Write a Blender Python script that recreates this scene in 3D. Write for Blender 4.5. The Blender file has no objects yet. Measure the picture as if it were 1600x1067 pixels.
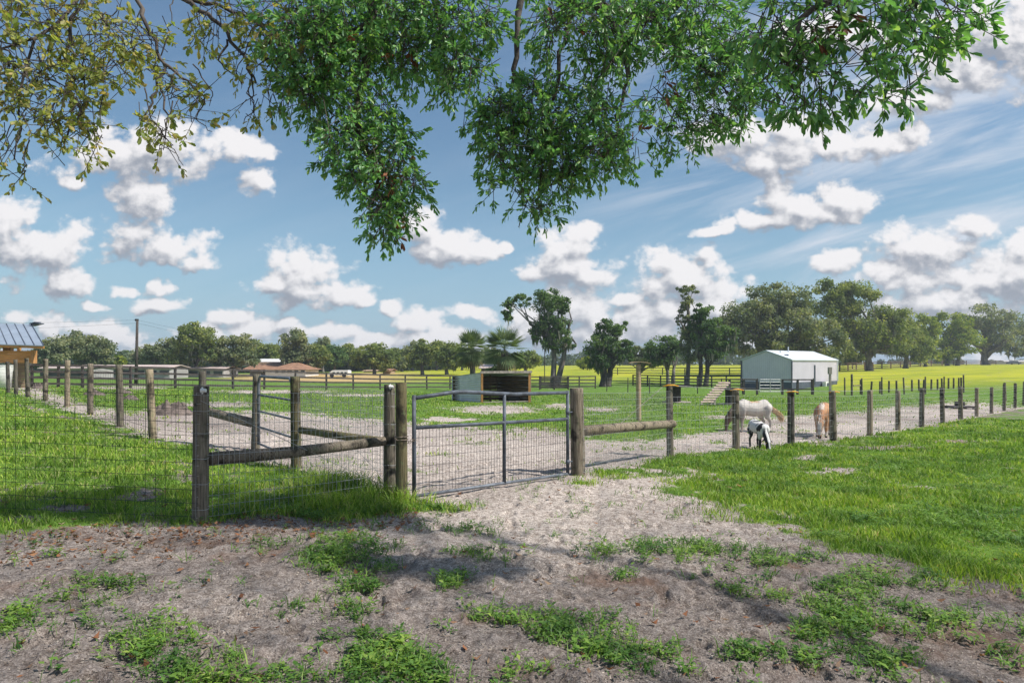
import bpy, math, random
import numpy as np
from mathutils import Vector, Matrix
random.seed(7); RNG = np.random.default_rng(11)
sc = bpy.context.scene; COL = sc.collection
# ---------------------------------------------------------------- camera
F = 1067.0; HZ = 568.0; CH = 1.6
cam = bpy.data.cameras.new('camera'); co = bpy.data.objects.new('camera', cam); COL.objects.link(co)
co.location = (0, 0, CH); co.rotation_euler = (math.radians(90), 0, 0)
cam.sensor_width = 36; cam.lens = 36 * F / 1600; cam.shift_y = (HZ - 533.5) / 1600
cam.clip_start = .05; cam.clip_end = 6000
sc.camera = co
# ---------------------------------------------------------------- light
SUNV = Vector((.60, -.19, .78)).normalized()
el = math.asin(SUNV.z); az = math.atan2(SUNV.x, SUNV.y)      # azimuth clockwise from +Y
sl = bpy.data.lights.new('sun', 'SUN'); sl.energy = 2.9; sl.angle = math.radians(1.4); sl.color = (1, .95, .87)
so = bpy.data.objects.new('sun', sl); COL.objects.link(so); so.location = (30, 0, 40)
so.rotation_euler = SUNV.to_track_quat('Z', 'Y').to_euler()
sc.view_settings.view_transform = 'Standard'; sc.view_settings.look = 'None'
sc.view_settings.exposure = EXPOSURE = 1.03; sc.view_settings.gamma = 1
sc.cycles.max_bounces = 6; sc.cycles.transparent_max_bounces = 6; sc.cycles.diffuse_bounces = 3
sc.cycles.use_adaptive_sampling = True; sc.cycles.adaptive_threshold = .02
sc.cycles.use_denoising = True
# ---------------------------------------------------------------- node helpers
class NT:
    def __init__(s, tree): s.t = tree; tree.nodes.clear()
    def n(s, typ, **kw):
        nd = s.t.nodes.new(typ)
        for k, v in kw.items(): setattr(nd, k, v)
        return nd
    def l(s, a, b): s.t.links.new(a, b)
    def put(s, sock, v):
        if hasattr(v, 'is_output') or isinstance(v, bpy.types.NodeSocket): s.l(v, sock)
        elif isinstance(v, (tuple, list)) and len(v) == 3 and sock.type == 'RGBA': sock.default_value = (*v, 1)
        else: sock.default_value = v
    def m(s, op, a, b=0., c=None, clamp=False):
        nd = s.n('ShaderNodeMath', operation=op, use_clamp=clamp)
        s.put(nd.inputs[0], a); s.put(nd.inputs[1], b)
        if c is not None: s.put(nd.inputs[2], c)
        return nd.outputs[0]
    def v(s, op, a, b=None, c=None):
        nd = s.n('ShaderNodeVectorMath', operation=op); s.put(nd.inputs[0], a)
        if b is not None: s.put(nd.inputs[1], b)
        if c is not None: s.put(nd.inputs[2], c)
        return nd.outputs[1] if op in ('LENGTH', 'DOT_PRODUCT', 'DISTANCE') else nd.outputs[0]
    def mix(s, f, a, b, bt='MIX'):
        nd = s.n('ShaderNodeMix', data_type='RGBA', blend_type=bt)
        s.put(nd.inputs[0], f); s.put(nd.inputs[6], a); s.put(nd.inputs[7], b); return nd.outputs[2]
    def noise(s, vec, scale=5., detail=4., rough=.55, dist=0., out=0):
        nd = s.n('ShaderNodeTexNoise'); s.put(nd.inputs['Vector'], vec); nd.inputs['Scale'].default_value = scale
        nd.inputs['Detail'].default_value = detail; nd.inputs['Roughness'].default_value = rough
        nd.inputs['Distortion'].default_value = dist; return nd.outputs[out]
    def ramp(s, f, a, b, lo=0., hi=1.):
        nd = s.n('ShaderNodeMapRange', interpolation_type='SMOOTHSTEP'); s.put(nd.inputs[0], f)
        for i, q in enumerate((a, b, lo, hi)): nd.inputs[i + 1].default_value = q
        return nd.outputs[0]
    def scl(s, vec, k): return s.v('MULTIPLY', vec, k)
# ---------------------------------------------------------------- sky
W = bpy.data.worlds.new('World'); sc.world = W; W.use_nodes = True
t = NT(W.node_tree)
sky = t.n('ShaderNodeTexSky', sky_type='NISHITA', sun_disc=False)
sky.sun_elevation = el; sky.sun_rotation = az; sky.air_density = 1.25; sky.dust_density = .6; sky.ozone_density = 2.0
tc = t.n('ShaderNodeTexCoord'); sep = t.n('ShaderNodeSeparateXYZ'); t.l(tc.outputs['Generated'], sep.inputs[0])
ya = t.m('MAXIMUM', t.m('ABSOLUTE', sep.outputs[1]), .02)
U = t.m('DIVIDE', sep.outputs[0], ya); V = t.m('DIVIDE', sep.outputs[2], ya)
cmb = t.n('ShaderNodeCombineXYZ'); t.l(U, cmb.inputs[0]); t.l(V, cmb.inputs[1]); P0 = cmb.outputs[0]
# cumulus puffs: azimuth tangent, height tangent and half sizes (thousandths)
CL = [(60,392,95,46),(12,350,55,50),(108,440,46,27),(200,245,110,38),(255,215,50,40),(230,235,90,50),(118,285,32,12),(225,310,50,48),(215,362,58,36),(265,385,70,26),(310,405,38,16),
 (370,232,60,20),(405,282,32,22),(360,222,30,18),(190,452,26,12),(250,449,24,15),(252,478,46,15),(148,478,28,9),(470,428,62,42),(480,456,100,24),(530,462,48,18),(430,450,45,18),
 (25,495,26,12),(75,505,26,20),(150,512,45,20),(150,530,70,22),(355,492,34,14),(390,513,62,24),(450,503,24,10),(320,520,50,20),(500,520,80,16),
 (660,352,36,38),(700,385,66,32),(752,395,36,26),(672,395,40,26),(790,385,12,12),(612,480,24,14),(655,502,46,20),(575,470,20,14),(740,490,38,14),(680,530,90,24),(590,535,60,20),
 (905,362,30,20),(882,390,48,34),(888,420,72,36),(920,430,40,24),(840,430,24,20),(895,480,75,38),(940,515,80,40),(840,510,60,34),(1010,500,60,30),
 (1040,410,42,26),(1075,435,60,48),(1030,450,48,32),(1050,495,90,44),(1120,480,60,50),(980,470,26,12),(1110,405,26,22),
 (1190,255,52,24),(1240,240,70,34),(1300,228,80,32),(1370,222,70,26),(1430,210,30,18),(1150,215,90,32),(1230,200,60,26),
 (1215,315,30,36),(1250,330,52,28),(1320,318,48,32),(1290,338,60,22),(1190,345,70,16),(1120,360,50,10),
 (1450,385,78,36),(1520,350,40,28),(1400,365,45,22),(1435,440,80,44),(1380,430,40,26),(1540,440,90,44),(1480,475,130,34),(1600,400,60,40),(1310,412,40,22),(1590,430,80,50),(1640,90,130,70),(1500,110,90,44),(1560,50,100,60),(1430,160,70,24),
 (1300,60,120,40),(760,-90,200,60),(200,-160,220,70),(-200,300,120,60),(-260,470,160,40),(1850,300,160,60),(1900,480,220,50),(1200,-300,260,90)]
def cloud_group():
    g = bpy.data.node_groups.new('cloud_field', 'ShaderNodeTree')
    g.interface.new_socket('P', in_out='INPUT', socket_type='NodeSocketVector')
    g.interface.new_socket('D', in_out='OUTPUT', socket_type='NodeSocketFloat'); g.interface.new_socket('S', in_out='OUTPUT', socket_type='NodeSocketFloat')
    q = NT(g); gi = q.n('NodeGroupInput'); go = q.n('NodeGroupOutput'); P = gi.outputs[0]
    nz = q.noise(q.scl(P, (1, 1.25, 1)), 7., 5., .6, 0., 1)
    Pw = q.v('ADD', P, q.v('MULTIPLY', q.v('SUBTRACT', nz, (.5, .5, .5)), (.045, .035, 0)))
    acc = None
    for (a, b, rx, ry) in CL:
        cx = (a - 800) / F; cy = (HZ - b) / F; rx = rx * 1.25 / F; ry = ry * 1.25 / F
        ln = q.v('LENGTH', q.v('MULTIPLY_ADD', Pw, (1 / rx, 1 / ry, 0), (-cx / rx, -cy / ry, 0)))
        acc = ln if acc is None else q.m('SMOOTH_MIN', acc, ln, .16)
    d = q.m('SUBTRACT', 1., acc)
    # a band of far small clouds low over the trees
    sp = q.n('ShaderNodeSeparateXYZ'); q.l(P, sp.inputs[0])
    band = q.noise(q.scl(P, (6, 17, 1)), 1.35, 4., .6)
    lowv = q.ramp(sp.outputs[1], .02, .12, 1., 0.)
    b2 = q.m('SUBTRACT', q.m('MULTIPLY', q.m('MULTIPLY', band, lowv), 2.6), 1.12)
    d = q.m('MAXIMUM', d, b2)
    q.l(d, go.inputs[1])
    f1 = q.noise(q.scl(P, (1, 1.2, 1)), 19., 8., .66)
    vo = q.n('ShaderNodeTexVoronoi', feature='SMOOTH_F1', voronoi_dimensions='2D'); q.l(q.scl(Pw, (1, 1.25, 1)), vo.inputs['Vector'])
    for k_, v_ in (('Scale', 24.), ('Detail', 2.), ('Roughness', .55), ('Smoothness', .35)): vo.inputs[k_].default_value = v_
    d = q.m('ADD', d, q.m('ADD', q.m('MULTIPLY', q.m('SUBTRACT', f1, .5), 1.65), q.m('MULTIPLY', q.m('SUBTRACT', .66, vo.outputs['Distance']), .50)))
    q.l(d, go.inputs[0]); return g
CG = cloud_group()
def cg(p):
    nd = t.n('ShaderNodeGroup'); nd.node_tree = CG; t.l(p, nd.inputs[0]); return nd.outputs
(D0, S0) = cg(P0); D1 = cg(t.v('ADD', P0, (.007, .013, 0)))[0]; S2 = cg(t.v('ADD', P0, (.010, .040, 0)))[1]
alpha = t.ramp(D0, .0, .44)
diff = t.m('ADD', t.m('MULTIPLY', t.m('SUBTRACT', D0, D1), 1.15), t.m('MULTIPLY', t.m('SUBTRACT', S0, S2), .62))
lit = t.ramp(t.m('SUBTRACT', diff, t.m('MULTIPLY', S0, .24)), -.75, .48)
ccol = t.mix(lit, (.165, .18, .21), (.46, .45, .455))
# high thin streaks
rot = t.n('ShaderNodeVectorRotate', rotation_type='Z_AXIS'); t.l(P0, rot.inputs[0]); rot.inputs['Angle'].default_value = math.radians(-16)
st = t.noise(t.scl(rot.outputs[0], (1.4, 9., 1)), 1.7, 6., .6, .6)
stm = t.m('MULTIPLY', t.ramp(U, -.05, .45), t.ramp(V, .04, .14))
cir = t.m('MULTIPLY', t.ramp(st, .38, .72), t.m('ADD', t.m('MULTIPLY', stm, .85), .06))
hz = t.ramp(V, -.02, .30, 1., 0.)
base = t.v('SCALE', sky.outputs[0]); base.node.inputs['Scale'].default_value = .054
base = t.mix(1., base, (.82, .95, 1.0), 'MULTIPLY')
base = t.mix(t.m('MULTIPLY', hz, .65), base, (.14, .24, .37))
c1 = t.mix(cir, base, (.34, .365, .41))
c2 = t.mix(t.m('MULTIPLY', alpha, .97), c1, ccol)
up = t.ramp(sep.outputs[2], -.02, .0)
c3 = t.mix(up, (.10, .11, .07), c2)
bg = t.n('ShaderNodeBackground'); t.l(c3, bg.inputs[0]); bg.inputs[1].default_value = 1.0
wo = t.n('ShaderNodeOutputWorld'); t.l(bg.outputs[0], wo.inputs[0])
W.cycles.sampling_method = 'MANUAL'; W.cycles.sample_map_resolution = 256
# ---------------------------------------------------------------- numeric noise
def _h(ix, iy, iz, s):
    n = (ix * 374761393 + iy * 668265263 + iz * 2147483647 + s * 974634777) & 0xffffffff
    n = ((n ^ (n >> 13)) * 1274126177) & 0xffffffff
    return ((n ^ (n >> 16)) & 0xffff) / 65535.
def vn(x, y, z=0., s=0):
    x, y, z = np.broadcast_arrays(np.asarray(x, float), np.asarray(y, float), np.asarray(z, float))
    fx, fy, fz = np.floor(x), np.floor(y), np.floor(z); ix, iy, iz = fx.astype(np.int64), fy.astype(np.int64), fz.astype(np.int64)
    u, v, w = x - fx, y - fy, z - fz; u = u*u*(3-2*u); v = v*v*(3-2*v); w = w*w*(3-2*w); r = 0
    for a in (0, 1):
        for b in (0, 1):
            for c in (0, 1):
                r = r + _h(ix+a, iy+b, iz+c, s) * (u if a else 1-u) * (v if b else 1-v) * (w if c else 1-w)
    return r
def fbm(x, y, z=0., s=0, o=4):
    r = 0; a = .5; tt = 0
    for k in range(o):
        r = r + a * vn(x, y, z, s + k); tt += a; a *= .5; x = x * 2.03 + 7.1; y = y * 2.03 + 3.3; z = z * 2.03 if not np.isscalar(z) or z else z
    return r / tt
# ---------------------------------------------------------------- terrain
TX = np.array([0, 400, 800, 1100, 1250, 1400, 1600.])
TY = np.array([0, 20, 27, 35, 45, 55, 70, 85, 100, 140, 200, 400, 1500.])
TZ = np.array([[.51,.255,0,-.19,-.29,-.38,-.51],[.51,.255,0,-.19,-.29,-.38,-.51],[.45,.2,-.12,-.3,-.4,-.52,-.66],[.3,.05,-.33,-.40,-.55,-.68,-.85],
 [.15,-.13,-.6,-.6,-.75,-.8,-.85],[0,-.4,-.85,-.85,-.9,-.8,-.55],[-.2,-.7,-1.15,-1.2,-1.1,-.45,.05],[-.3,-.8,-1.2,-1.2,-.9,-.15,.5],
 [-.4,-.8,-.8,-.75,-.5,.02,.76],[-.6,-.6,.03,.15,.3,.43,1.2],[-.8,-.8,.6,.8,.9,.9,1.3],[-.4,-.3,.8,1.,1.1,1.2,1.3],[0,0,.5,.8,.8,.8,.8]])
_ly = np.log(np.maximum(TY, 12)); GY = np.linspace(np.log(12), np.log(1500), 160); GX = np.linspace(-200, 1800, 81)
_c = np.array([np.interp(GX, TX, row) for row in TZ]); _g = np.array([np.interp(GY, _ly, _c[:, i]) for i in range(len(GX))]).T
for _ in range(5):
    p = np.pad(_g, 1, mode='edge'); _g = (p[:-2, 1:-1] + p[2:, 1:-1] + p[1:-1, :-2] + p[1:-1, 2:] + 2 * p[1:-1, 1:-1]) / 6
def gz(X, Y):
    X = np.asarray(X, float); Y = np.asarray(Y, float); d = np.maximum(Y, .5)
    px = 800 + F * X / d
    u = np.clip((px + 200) / 2000 * 80, 0, 79.999); v = np.clip((np.log(np.maximum(d, 12)) - GY[0]) / (GY[-1] - GY[0]) * 159, 0, 158.999)
    iu, iv = u.astype(int), v.astype(int); fu, fv = u - iu, v - iv
    far = _g[iv, iu]*(1-fu)*(1-fv) + _g[iv, iu+1]*fu*(1-fv) + _g[iv+1, iu]*(1-fu)*fv + _g[iv+1, iu+1]*fu*fv
    near = -.034 * np.clip(X, -16, 18); k = np.clip((d - 13) / 7, 0, 1); k = k*k*(3-2*k)
    r = near * (1-k) + far * k
    return r
def gpt(px, d, lift=0.):
    X = (px - 800) / F * d; return Vector((X, d, float(gz(X, d)) + lift))
def P(px, py, d): return Vector(((px - 800) / F * d, d, CH - (py - HZ) / F * d))
def row_of(X, Y): # where a ground point is seen (used only to describe soil and grass areas)
    d = np.maximum(Y, .6); return 800 + F * X / d, HZ + F * (CH - gz(X, Y)) / d
# ---------------------------------------------------------------- mesh helpers
def tag(o, label=None, cat=None, group=None, kind=None):
    for k, v in (('label', label), ('category', cat), ('group', group), ('kind', kind)):
        if v: o[k] = v
    return o
def thing(name, loc, label, cat, group=None, rz=0.):
    o = bpy.data.objects.new(name, None); COL.objects.link(o); o.location = loc; o.rotation_euler = (0, 0, rz)
    o.empty_display_size = .2
    return tag(o, label, cat, group)
def mesh_np(name, V, Fs, mat, parent=None, smooth=False, col=None, org=None):
    V = np.asarray(V, dtype=np.float32)
    if org is not None: V = V - np.array(org, dtype=np.float32)
    elif parent is not None: V = V - np.array(parent.location, dtype=np.float32)
    me = bpy.data.meshes.new(name); me.vertices.add(len(V)); me.vertices.foreach_set('co', V.ravel())
    loops = []; starts = []; tot = 0
    for f in Fs:
        f = np.asarray(f, dtype=np.int32)
        if len(f) == 0: continue
        k = f.shape[1]; starts.append(np.arange(len(f)) * k + tot); tot += f.size; loops.append(f.ravel())
    loops = np.concatenate(loops); starts = np.concatenate(starts)
    me.loops.add(len(loops)); me.loops.foreach_set('vertex_index', loops)
    me.polygons.add(len(starts)); me.polygons.foreach_set('loop_start', starts.astype(np.int32))
    me.update(calc_edges=True); me.validate()
    if smooth: me.polygons.foreach_set('use_smooth', np.ones(len(me.polygons), bool))
    if col is not None:
        a = me.color_attributes.new('Col', 'FLOAT_COLOR', 'POINT'); c = np.ones((len(V), 4), np.float32); c[:, :col.shape[1]] = col
        a.data.foreach_set('color', c.ravel())
    me.materials.append(mat)
    o = bpy.data.objects.new(name, me); COL.objects.link(o)
    if parent is not None: o.parent = parent
    elif org is not None: o.location = org
    return o
class MB:
    def __init__(s): s.v = []; s.f = []
    def add(s, vs, fs):
        b = len(s.v); s.v += [tuple(v) for v in vs]; s.f += [tuple(i + b for i in f) for f in fs]; return s
    def box(s, c, size, rz=0., M=None):
        x, y, z = [q / 2 for q in size]; m = Matrix.Translation(c) @ (M if M is not None else Matrix.Rotation(rz, 4, 'Z'))
        vs = [m @ Vector((a*x, b*y, e*z)) for a in (-1, 1) for b in (-1, 1) for e in (-1, 1)]
        return s.add(vs, [(0,1,3,2),(4,6,7,5),(0,4,5,1),(2,3,7,6),(0,2,6,4),(1,5,7,3)])
    def bar(s, a, b, w, h, up=(0, 0, 1)):
        a, b = Vector(a), Vector(b); t_ = (b - a).normalized(); u = Vector(up); r = t_.cross(u)
        if r.length < 1e-4: r = t_.cross(Vector((1, 0, 0)))
        r.normalize(); n = r.cross(t_); r = r * w / 2; n = n * h / 2
        return s.add([a-r-n, a+r-n, a+r+n, a-r+n, b-r-n, b+r-n, b+r+n, b-r+n], [(0,3,2,1),(4,5,6,7),(0,1,5,4),(1,2,6,5),(2,3,7,6),(3,0,4,7)])
    def tube(s, pts, rad, n=6, cap=True):
        pts = [Vector(p) for p in pts]; rs = rad if isinstance(rad, (list, tuple)) else [rad] * len(pts); rings = []; b = len(s.v)
        ref = None
        for i, p in enumerate(pts):
            t_ = (pts[min(i+1, len(pts)-1)] - pts[max(i-1, 0)]).normalized()
            if ref is None: ref = t_.cross(Vector((0.13, .2, 1)) if abs(t_.z) < .9 else Vector((1, 0, 0))).normalized()
            ref = (ref - t_ * ref.dot(t_)).normalized(); w = t_.cross(ref)
            for k in range(n):
                an = 2 * math.pi * k / n; s.v.append(tuple(p + (ref * math.cos(an) + w * math.sin(an)) * rs[i]))
        for i in range(len(pts) - 1):
            for k in range(n):
                a = b + i*n + k; c = b + i*n + (k+1) % n; s.f.append((a, c, c + n, a + n))
        if cap: s.f.append(tuple(b + k for k in range(n))[::-1]); e = b + (len(pts)-1)*n; s.f.append(tuple(e + k for k in range(n)))
        return s
    def build(s, name, mat, parent=None, smooth=False, local=False, bevel=0, loc=None):
        me = bpy.data.meshes.new(name); off = Vector((0, 0, 0)) if local else (parent.location.copy() if parent else (Vector(loc) if loc is not None else Vector((0,0,0))))
        vs = s.v
        if parent is not None and not local and abs(parent.rotation_euler.z) > 1e-6:
            R = Matrix.Rotation(-parent.rotation_euler.z, 3, 'Z'); vs = [tuple(R @ (Vector(v) - off)) for v in vs]
        else: vs = [tuple(Vector(v) - off) for v in vs]
        me.from_pydata(vs, [], s.f); me.update()
        if smooth: me.polygons.foreach_set('use_smooth', [True] * len(me.polygons))
        me.materials.append(mat); o = bpy.data.objects.new(name, me); COL.objects.link(o)
        if parent is not None: o.parent = parent
        elif not local: o.location = off
        if bevel:
            m = o.modifiers.new('bevel', 'BEVEL'); m.width = bevel; m.segments = 2; m.limit_method = 'ANGLE'
        return o
# ---------------------------------------------------------------- materials
def pmat(name, fn, rough=.8, spec=.3, metal=0.):
    m = bpy.data.materials.new(name); m.use_nodes = True; q = NT(m.node_tree)
    b = q.n('ShaderNodeBsdfPrincipled'); o = q.n('ShaderNodeOutputMaterial'); q.l(b.outputs[0], o.inputs[0])
    b.inputs['Roughness'].default_value = rough; b.inputs['Specular IOR Level'].default_value = spec; b.inputs['Metallic'].default_value = metal
    fn(q, b); return m
def flat(name, c, var=.25, scale=6., rough=.7, metal=0., stretch=(1, 1, 1), bump=0., c2=None, spec=.3):
    def fn(q, b):
        tcn = q.n('ShaderNodeTexCoord').outputs['Object']; n1 = q.noise(q.scl(tcn, stretch), scale, 5., .6)
        ca = tuple(x * (1 - var) for x in c) if c2 is None else c2; cb = tuple(min(1, x * (1 + var * .6)) for x in c) if c2 is None else c
        q.put(b.inputs['Base Color'], q.mix(q.ramp(n1, .32, .68), ca, cb))
        if bump:
            bp = q.n('ShaderNodeBump'); bp.inputs['Strength'].default_value = bump; bp.inputs['Distance'].default_value = .02
            q.l(q.noise(q.scl(tcn, stretch), scale * 3, 6., .7), bp.inputs['Height']); q.l(bp.outputs[0], b.inputs['Normal'])
    return pmat(name, fn, rough, spec, metal)
def post_wood(name, c1, c2, lichen=.35, dark=(.028, .026, .024)):
    def fn(q, b):
        g = q.n('ShaderNodeTexCoord').outputs['Object']; oi = q.n('ShaderNodeObjectInfo').outputs['Random']
        sh = q.n('ShaderNodeCombineXYZ'); q.l(q.m('MULTIPLY', oi, 37.), sh.inputs[0]); q.l(q.m('MULTIPLY', oi, 11.), sh.inputs[2]); v = q.v('ADD', g, sh.outputs[0])
        fine = q.noise(q.scl(v, (30, 30, 1.6)), 2.2, 6., .7); big = q.noise(v, 5., 4., .6)
        crack = q.ramp(q.noise(q.scl(v, (22, 22, .8)), 1.3, 3., .5, .4), .60, .70)
        c = q.mix(q.ramp(fine, .3, .7), c1, c2)
        c = q.mix(q.ramp(big, .50, .66, 0., .85), c, dark)
        li = q.m('MULTIPLY', q.ramp(q.noise(v, 14., 5., .7), .52, .66), lichen)
        c = q.mix(li, c, (.16, .20, .10)); c = q.mix(q.m('MULTIPLY', crack, .85), c, dark)
        c = q.mix(q.m('FRACT', q.m('MULTIPLY', oi, 7.3)), q.mix(1., c, (.72, .72, .74), 'MULTIPLY'), q.mix(1., c, (1.3, 1.24, 1.12), 'MULTIPLY')); q.put(b.inputs['Base Color'], c)
        bp = q.n('ShaderNodeBump'); bp.inputs['Strength'].default_value = .8; bp.inputs['Distance'].default_value = .012
        q.l(q.m('SUBTRACT', fine, crack), bp.inputs['Height']); q.l(bp.outputs[0], b.inputs['Normal'])
    return pmat(name, fn, .9, .15)
def leaf_mat(name, cols, trans=.35, rough=.5, spec=.4, obj=.0):
    def fn(q, b):
        r = q.n('ShaderNodeNewGeometry').outputs['Random Per Island']
        cr = q.n('ShaderNodeValToRGB'); e = cr.color_ramp.elements
        while len(e) < len(cols): e.new(.5)
        for i, c in enumerate(cols): e[i].position = i / (len(cols) - 1); e[i].color = (*c, 1)
        q.l(r, cr.inputs[0]); c = cr.outputs[0]
        if obj:
            g = q.n('ShaderNodeTexCoord').outputs['Object']
            c = q.mix(q.ramp(q.noise(g, obj, 3., .5), .35, .65), q.mix(1., c, (.62, .70, .66), 'MULTIPLY'), q.mix(1., c, (1.35, 1.22, 1.05), 'MULTIPLY'))
        q.put(b.inputs['Base Color'], c)
        tr = q.n('ShaderNodeBsdfTranslucent'); q.l(q.mix(1., c, (1.3, 1.35, .6), 'MULTIPLY'), tr.inputs[0])
        ms = q.n('ShaderNodeMixShader'); ms.inputs[0].default_value = trans; q.l(b.outputs[0], ms.inputs[1]); q.l(tr.outputs[0], ms.inputs[2])
        out = [n for n in q.t.nodes if n.type == 'OUTPUT_MATERIAL'][0]; q.l(ms.outputs[0], out.inputs[0])
    return pmat(name, fn, rough, spec)
M = {}
M['post'] = post_wood('weathered_post', (.12, .098, .075), (.38, .325, .25))
M['post_dark'] = post_wood('dark_post', (.055, .048, .042), (.22, .20, .165), .3, (.015, .015, .015))
M['post_green'] = post_wood('mossy_post', (.080, .074, .042), (.22, .19, .11), .7)
M['board'] = flat('fence_board', (.075, .065, .062), .5, 3., .85, stretch=(1, 1, 6), bump=.3)
M['board_brown'] = flat('brown_fence_board', (.12, .075, .055), .4, 2., .85)
M['galv'] = flat('galvanised_wire', (.42, .43, .43), .3, 9., .5, .6)
M['wire_dark'] = flat('old_wire', (.055, .055, .06), .3, 9., .7, .1)
M['tube'] = flat('galvanised_tube', (.19, .21, .245), .35, 9., .6, .25, c2=(.10, .11, .13))
M['gate_tube'] = flat('grey_gate_tube', (.12, .14, .175), .45, 9., .62, .15, c2=(.055, .062, .075), bump=.1)
M['rust'] = flat('rusty_chain', (.25, .20, .16), .5, 20., .7, .4)
M['white'] = flat('white_plastic', (.78, .78, .76), .1, 8., .5)
M['yellow'] = flat('yellow_insulator', (.85, .42, .03), .15, 10., .5)
M['lumber'] = flat('pine_lumber', (.46, .23, .09), .35, 4., .75, stretch=(5, 5, .7), bump=.2)
M['lumber_h'] = flat('stained_pine_board', (.50, .24, .075), .35, 3., .7, stretch=(.6, 4, 9), bump=.2)
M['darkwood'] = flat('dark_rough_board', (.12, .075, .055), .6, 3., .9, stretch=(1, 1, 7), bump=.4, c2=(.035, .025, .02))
M['greywood'] = flat('silvered_board', (.33, .29, .26), .35, 3., .9, stretch=(3, 3, 1), bump=.3)
M['tin_side'] = flat('corrugated_tin', (.64, .62, .65), .12, 2., .55, .1)
M['tin_roof'] = flat('grey_metal_roof', (.36, .42, .50), .12, 1., .45, .3)
M['barnwall'] = flat('pale_blue_steel_siding', (.66, .615, .69), .05, .8, .6)
M['barnroof'] = flat('pale_steel_roof', (.58, .62, .66), .05, .8, .45)
M['barndark'] = flat('slate_grey_trim', (.085, .10, .13), .2, 2., .6)
M['glass'] = flat('dark_window_glass', (.03, .04, .05), .2, 2., .15, spec=.6)
M['housewhite'] = flat('white_painted_wall', (.66, .66, .66), .08, 1., .7)
M['housedim'] = flat('weathered_wall', (.38, .36, .36), .2, .5, .8)
M['terra'] = flat('brown_shingle_roof', (.30, .17, .11), .3, 1.5, .85)
M['pinkroof'] = flat('faded_pink_roof', (.52, .42, .39), .2, .3, .85)
M['whiteroof'] = flat('white_metal_roof', (.70, .70, .72), .05, .5, .5)
M['tan'] = flat('tan_board_wall', (.40, .29, .19), .3, 2., .8, stretch=(.6, .6, 9))
M['bark'] = flat('grey_bark', (.22, .20, .18), .5, 2.5, .95, stretch=(1, 1, .35), bump=.8, c2=(.07, .06, .055))
M['bark_dark'] = flat('dark_bark', (.10, .09, .08), .5, 2.5, .95, stretch=(1, 1, .35), bump=.8, c2=(.035, .03, .028))
M['twig'] = flat('twig_bark', (.13, .11, .095), .5, 9., .9, stretch=(1, 1, .4), bump=.5, c2=(.05, .042, .04))
M['black'] = flat('black_plastic', (.02, .02, .022), .3, 5., .5)
M['pole'] = flat('utility_pole_wood', (.07, .06, .055), .3, 3., .9)
M['fur_black'] = flat('black_fur', (.02, .02, .022), .3, 30., .9)
# ================================================================ ground cover areas
def sdist(px, py, poly, sy=1.6):
    """signed distance (positive inside); rows count more than columns because the ground is seen at a slant"""
    x = px; y = py * sy; n = len(poly); ins = np.zeros(x.shape, bool); dm = np.full(x.shape, 1e9)
    for i in range(n):
        x1, y1 = poly[i]; x2, y2 = poly[(i+1) % n]; y1 = y1*sy; y2 = y2*sy
        dx, dy = x2-x1, y2-y1; tt = np.clip(((x-x1)*dx + (y-y1)*dy) / (dx*dx+dy*dy+1e-9), 0, 1)
        dm = np.minimum(dm, np.hypot(x-x1-tt*dx, y-y1-tt*dy))
        if y1 != y2: ins ^= ((y1 > y) != (y2 > y)) & (x < (x2-x1)*(y-y1)/(y2-y1) + x1)
    return np.where(ins, dm, -dm)
sm = lambda v, a, b: (lambda k: k*k*(3-2*k))(np.clip((v-a)/(b-a), 0, 1))
LAWN_L = [(-900,600),(0,622),(45,636),(105,650),(240,693),(330,700),(440,728),(480,738),(600,772),(645,786),(740,797),(650,803),(560,812),(500,815),(430,803),(300,820),(150,823),(0,838),(-900,900)]
LAWN_R = [(1060,768),(1130,748),(1180,718),(1240,703),(1330,690),(1400,678),(1600,645),(2600,600),(2600,1000),(1600,912),(1500,897),(1420,872),(1330,852),(1250,822),(1170,802)]
VERGE = [(890,744),(1000,722),(1100,705),(1250,690),(1290,706),(1240,725),(1120,742),(1040,738),(960,742),(900,752)]
SANDY = [(20,606),(60,622),(240,682),(300,694),(450,730),(600,772),(650,785),(745,775),(890,745),(1050,714),(1150,702),(1310,690),(1500,657),(1620,640),(1500,630),(1380,642),(1200,655),(1150,672),(1040,688),(960,692),(900,690),(860,672),(760,672),(640,664),(560,656),(470,648),(330,644),(240,652),(150,640),(80,618),(60,604)]
PATCH_S = [(775,640,90,9),(880,635,40,6),(430,612,130,4),(340,632,80,6),(200,606,90,3),(1150,652,70,5),(940,640,40,4),(700,655,50,5),(1420,640,70,6),(1340,660,60,5),(240,648,60,10),(560,618,80,3)]
PATCH_G = [(640,735,60,8,.4),(740,692,60,7,.6),(1000,700,90,9,.6),(330,676,80,12,.35),(1120,692,60,6,.6),(860,745,30,6,.3),(1240,675,90,8,.5)]
BARE_L = [(215,775,75,12),(120,795,90,9),(20,812,50,7),(300,745,50,8),(430,722,50,6)]
BARE_R = [(1290,738,80,8),(1380,700,90,6),(1260,712,60,8),(1500,690,60,4),(1150,728,50,6),(1450,760,40,5)]
def ell(px, py, l):
    r = np.zeros(px.shape)
    for e in l: r = np.maximum(r, (e[4] if len(e) > 4 else 1.) * np.clip(1.3 - np.hypot((px-e[0])/e[2], (py-e[1])/e[3]), 0, 1))
    return r
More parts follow.
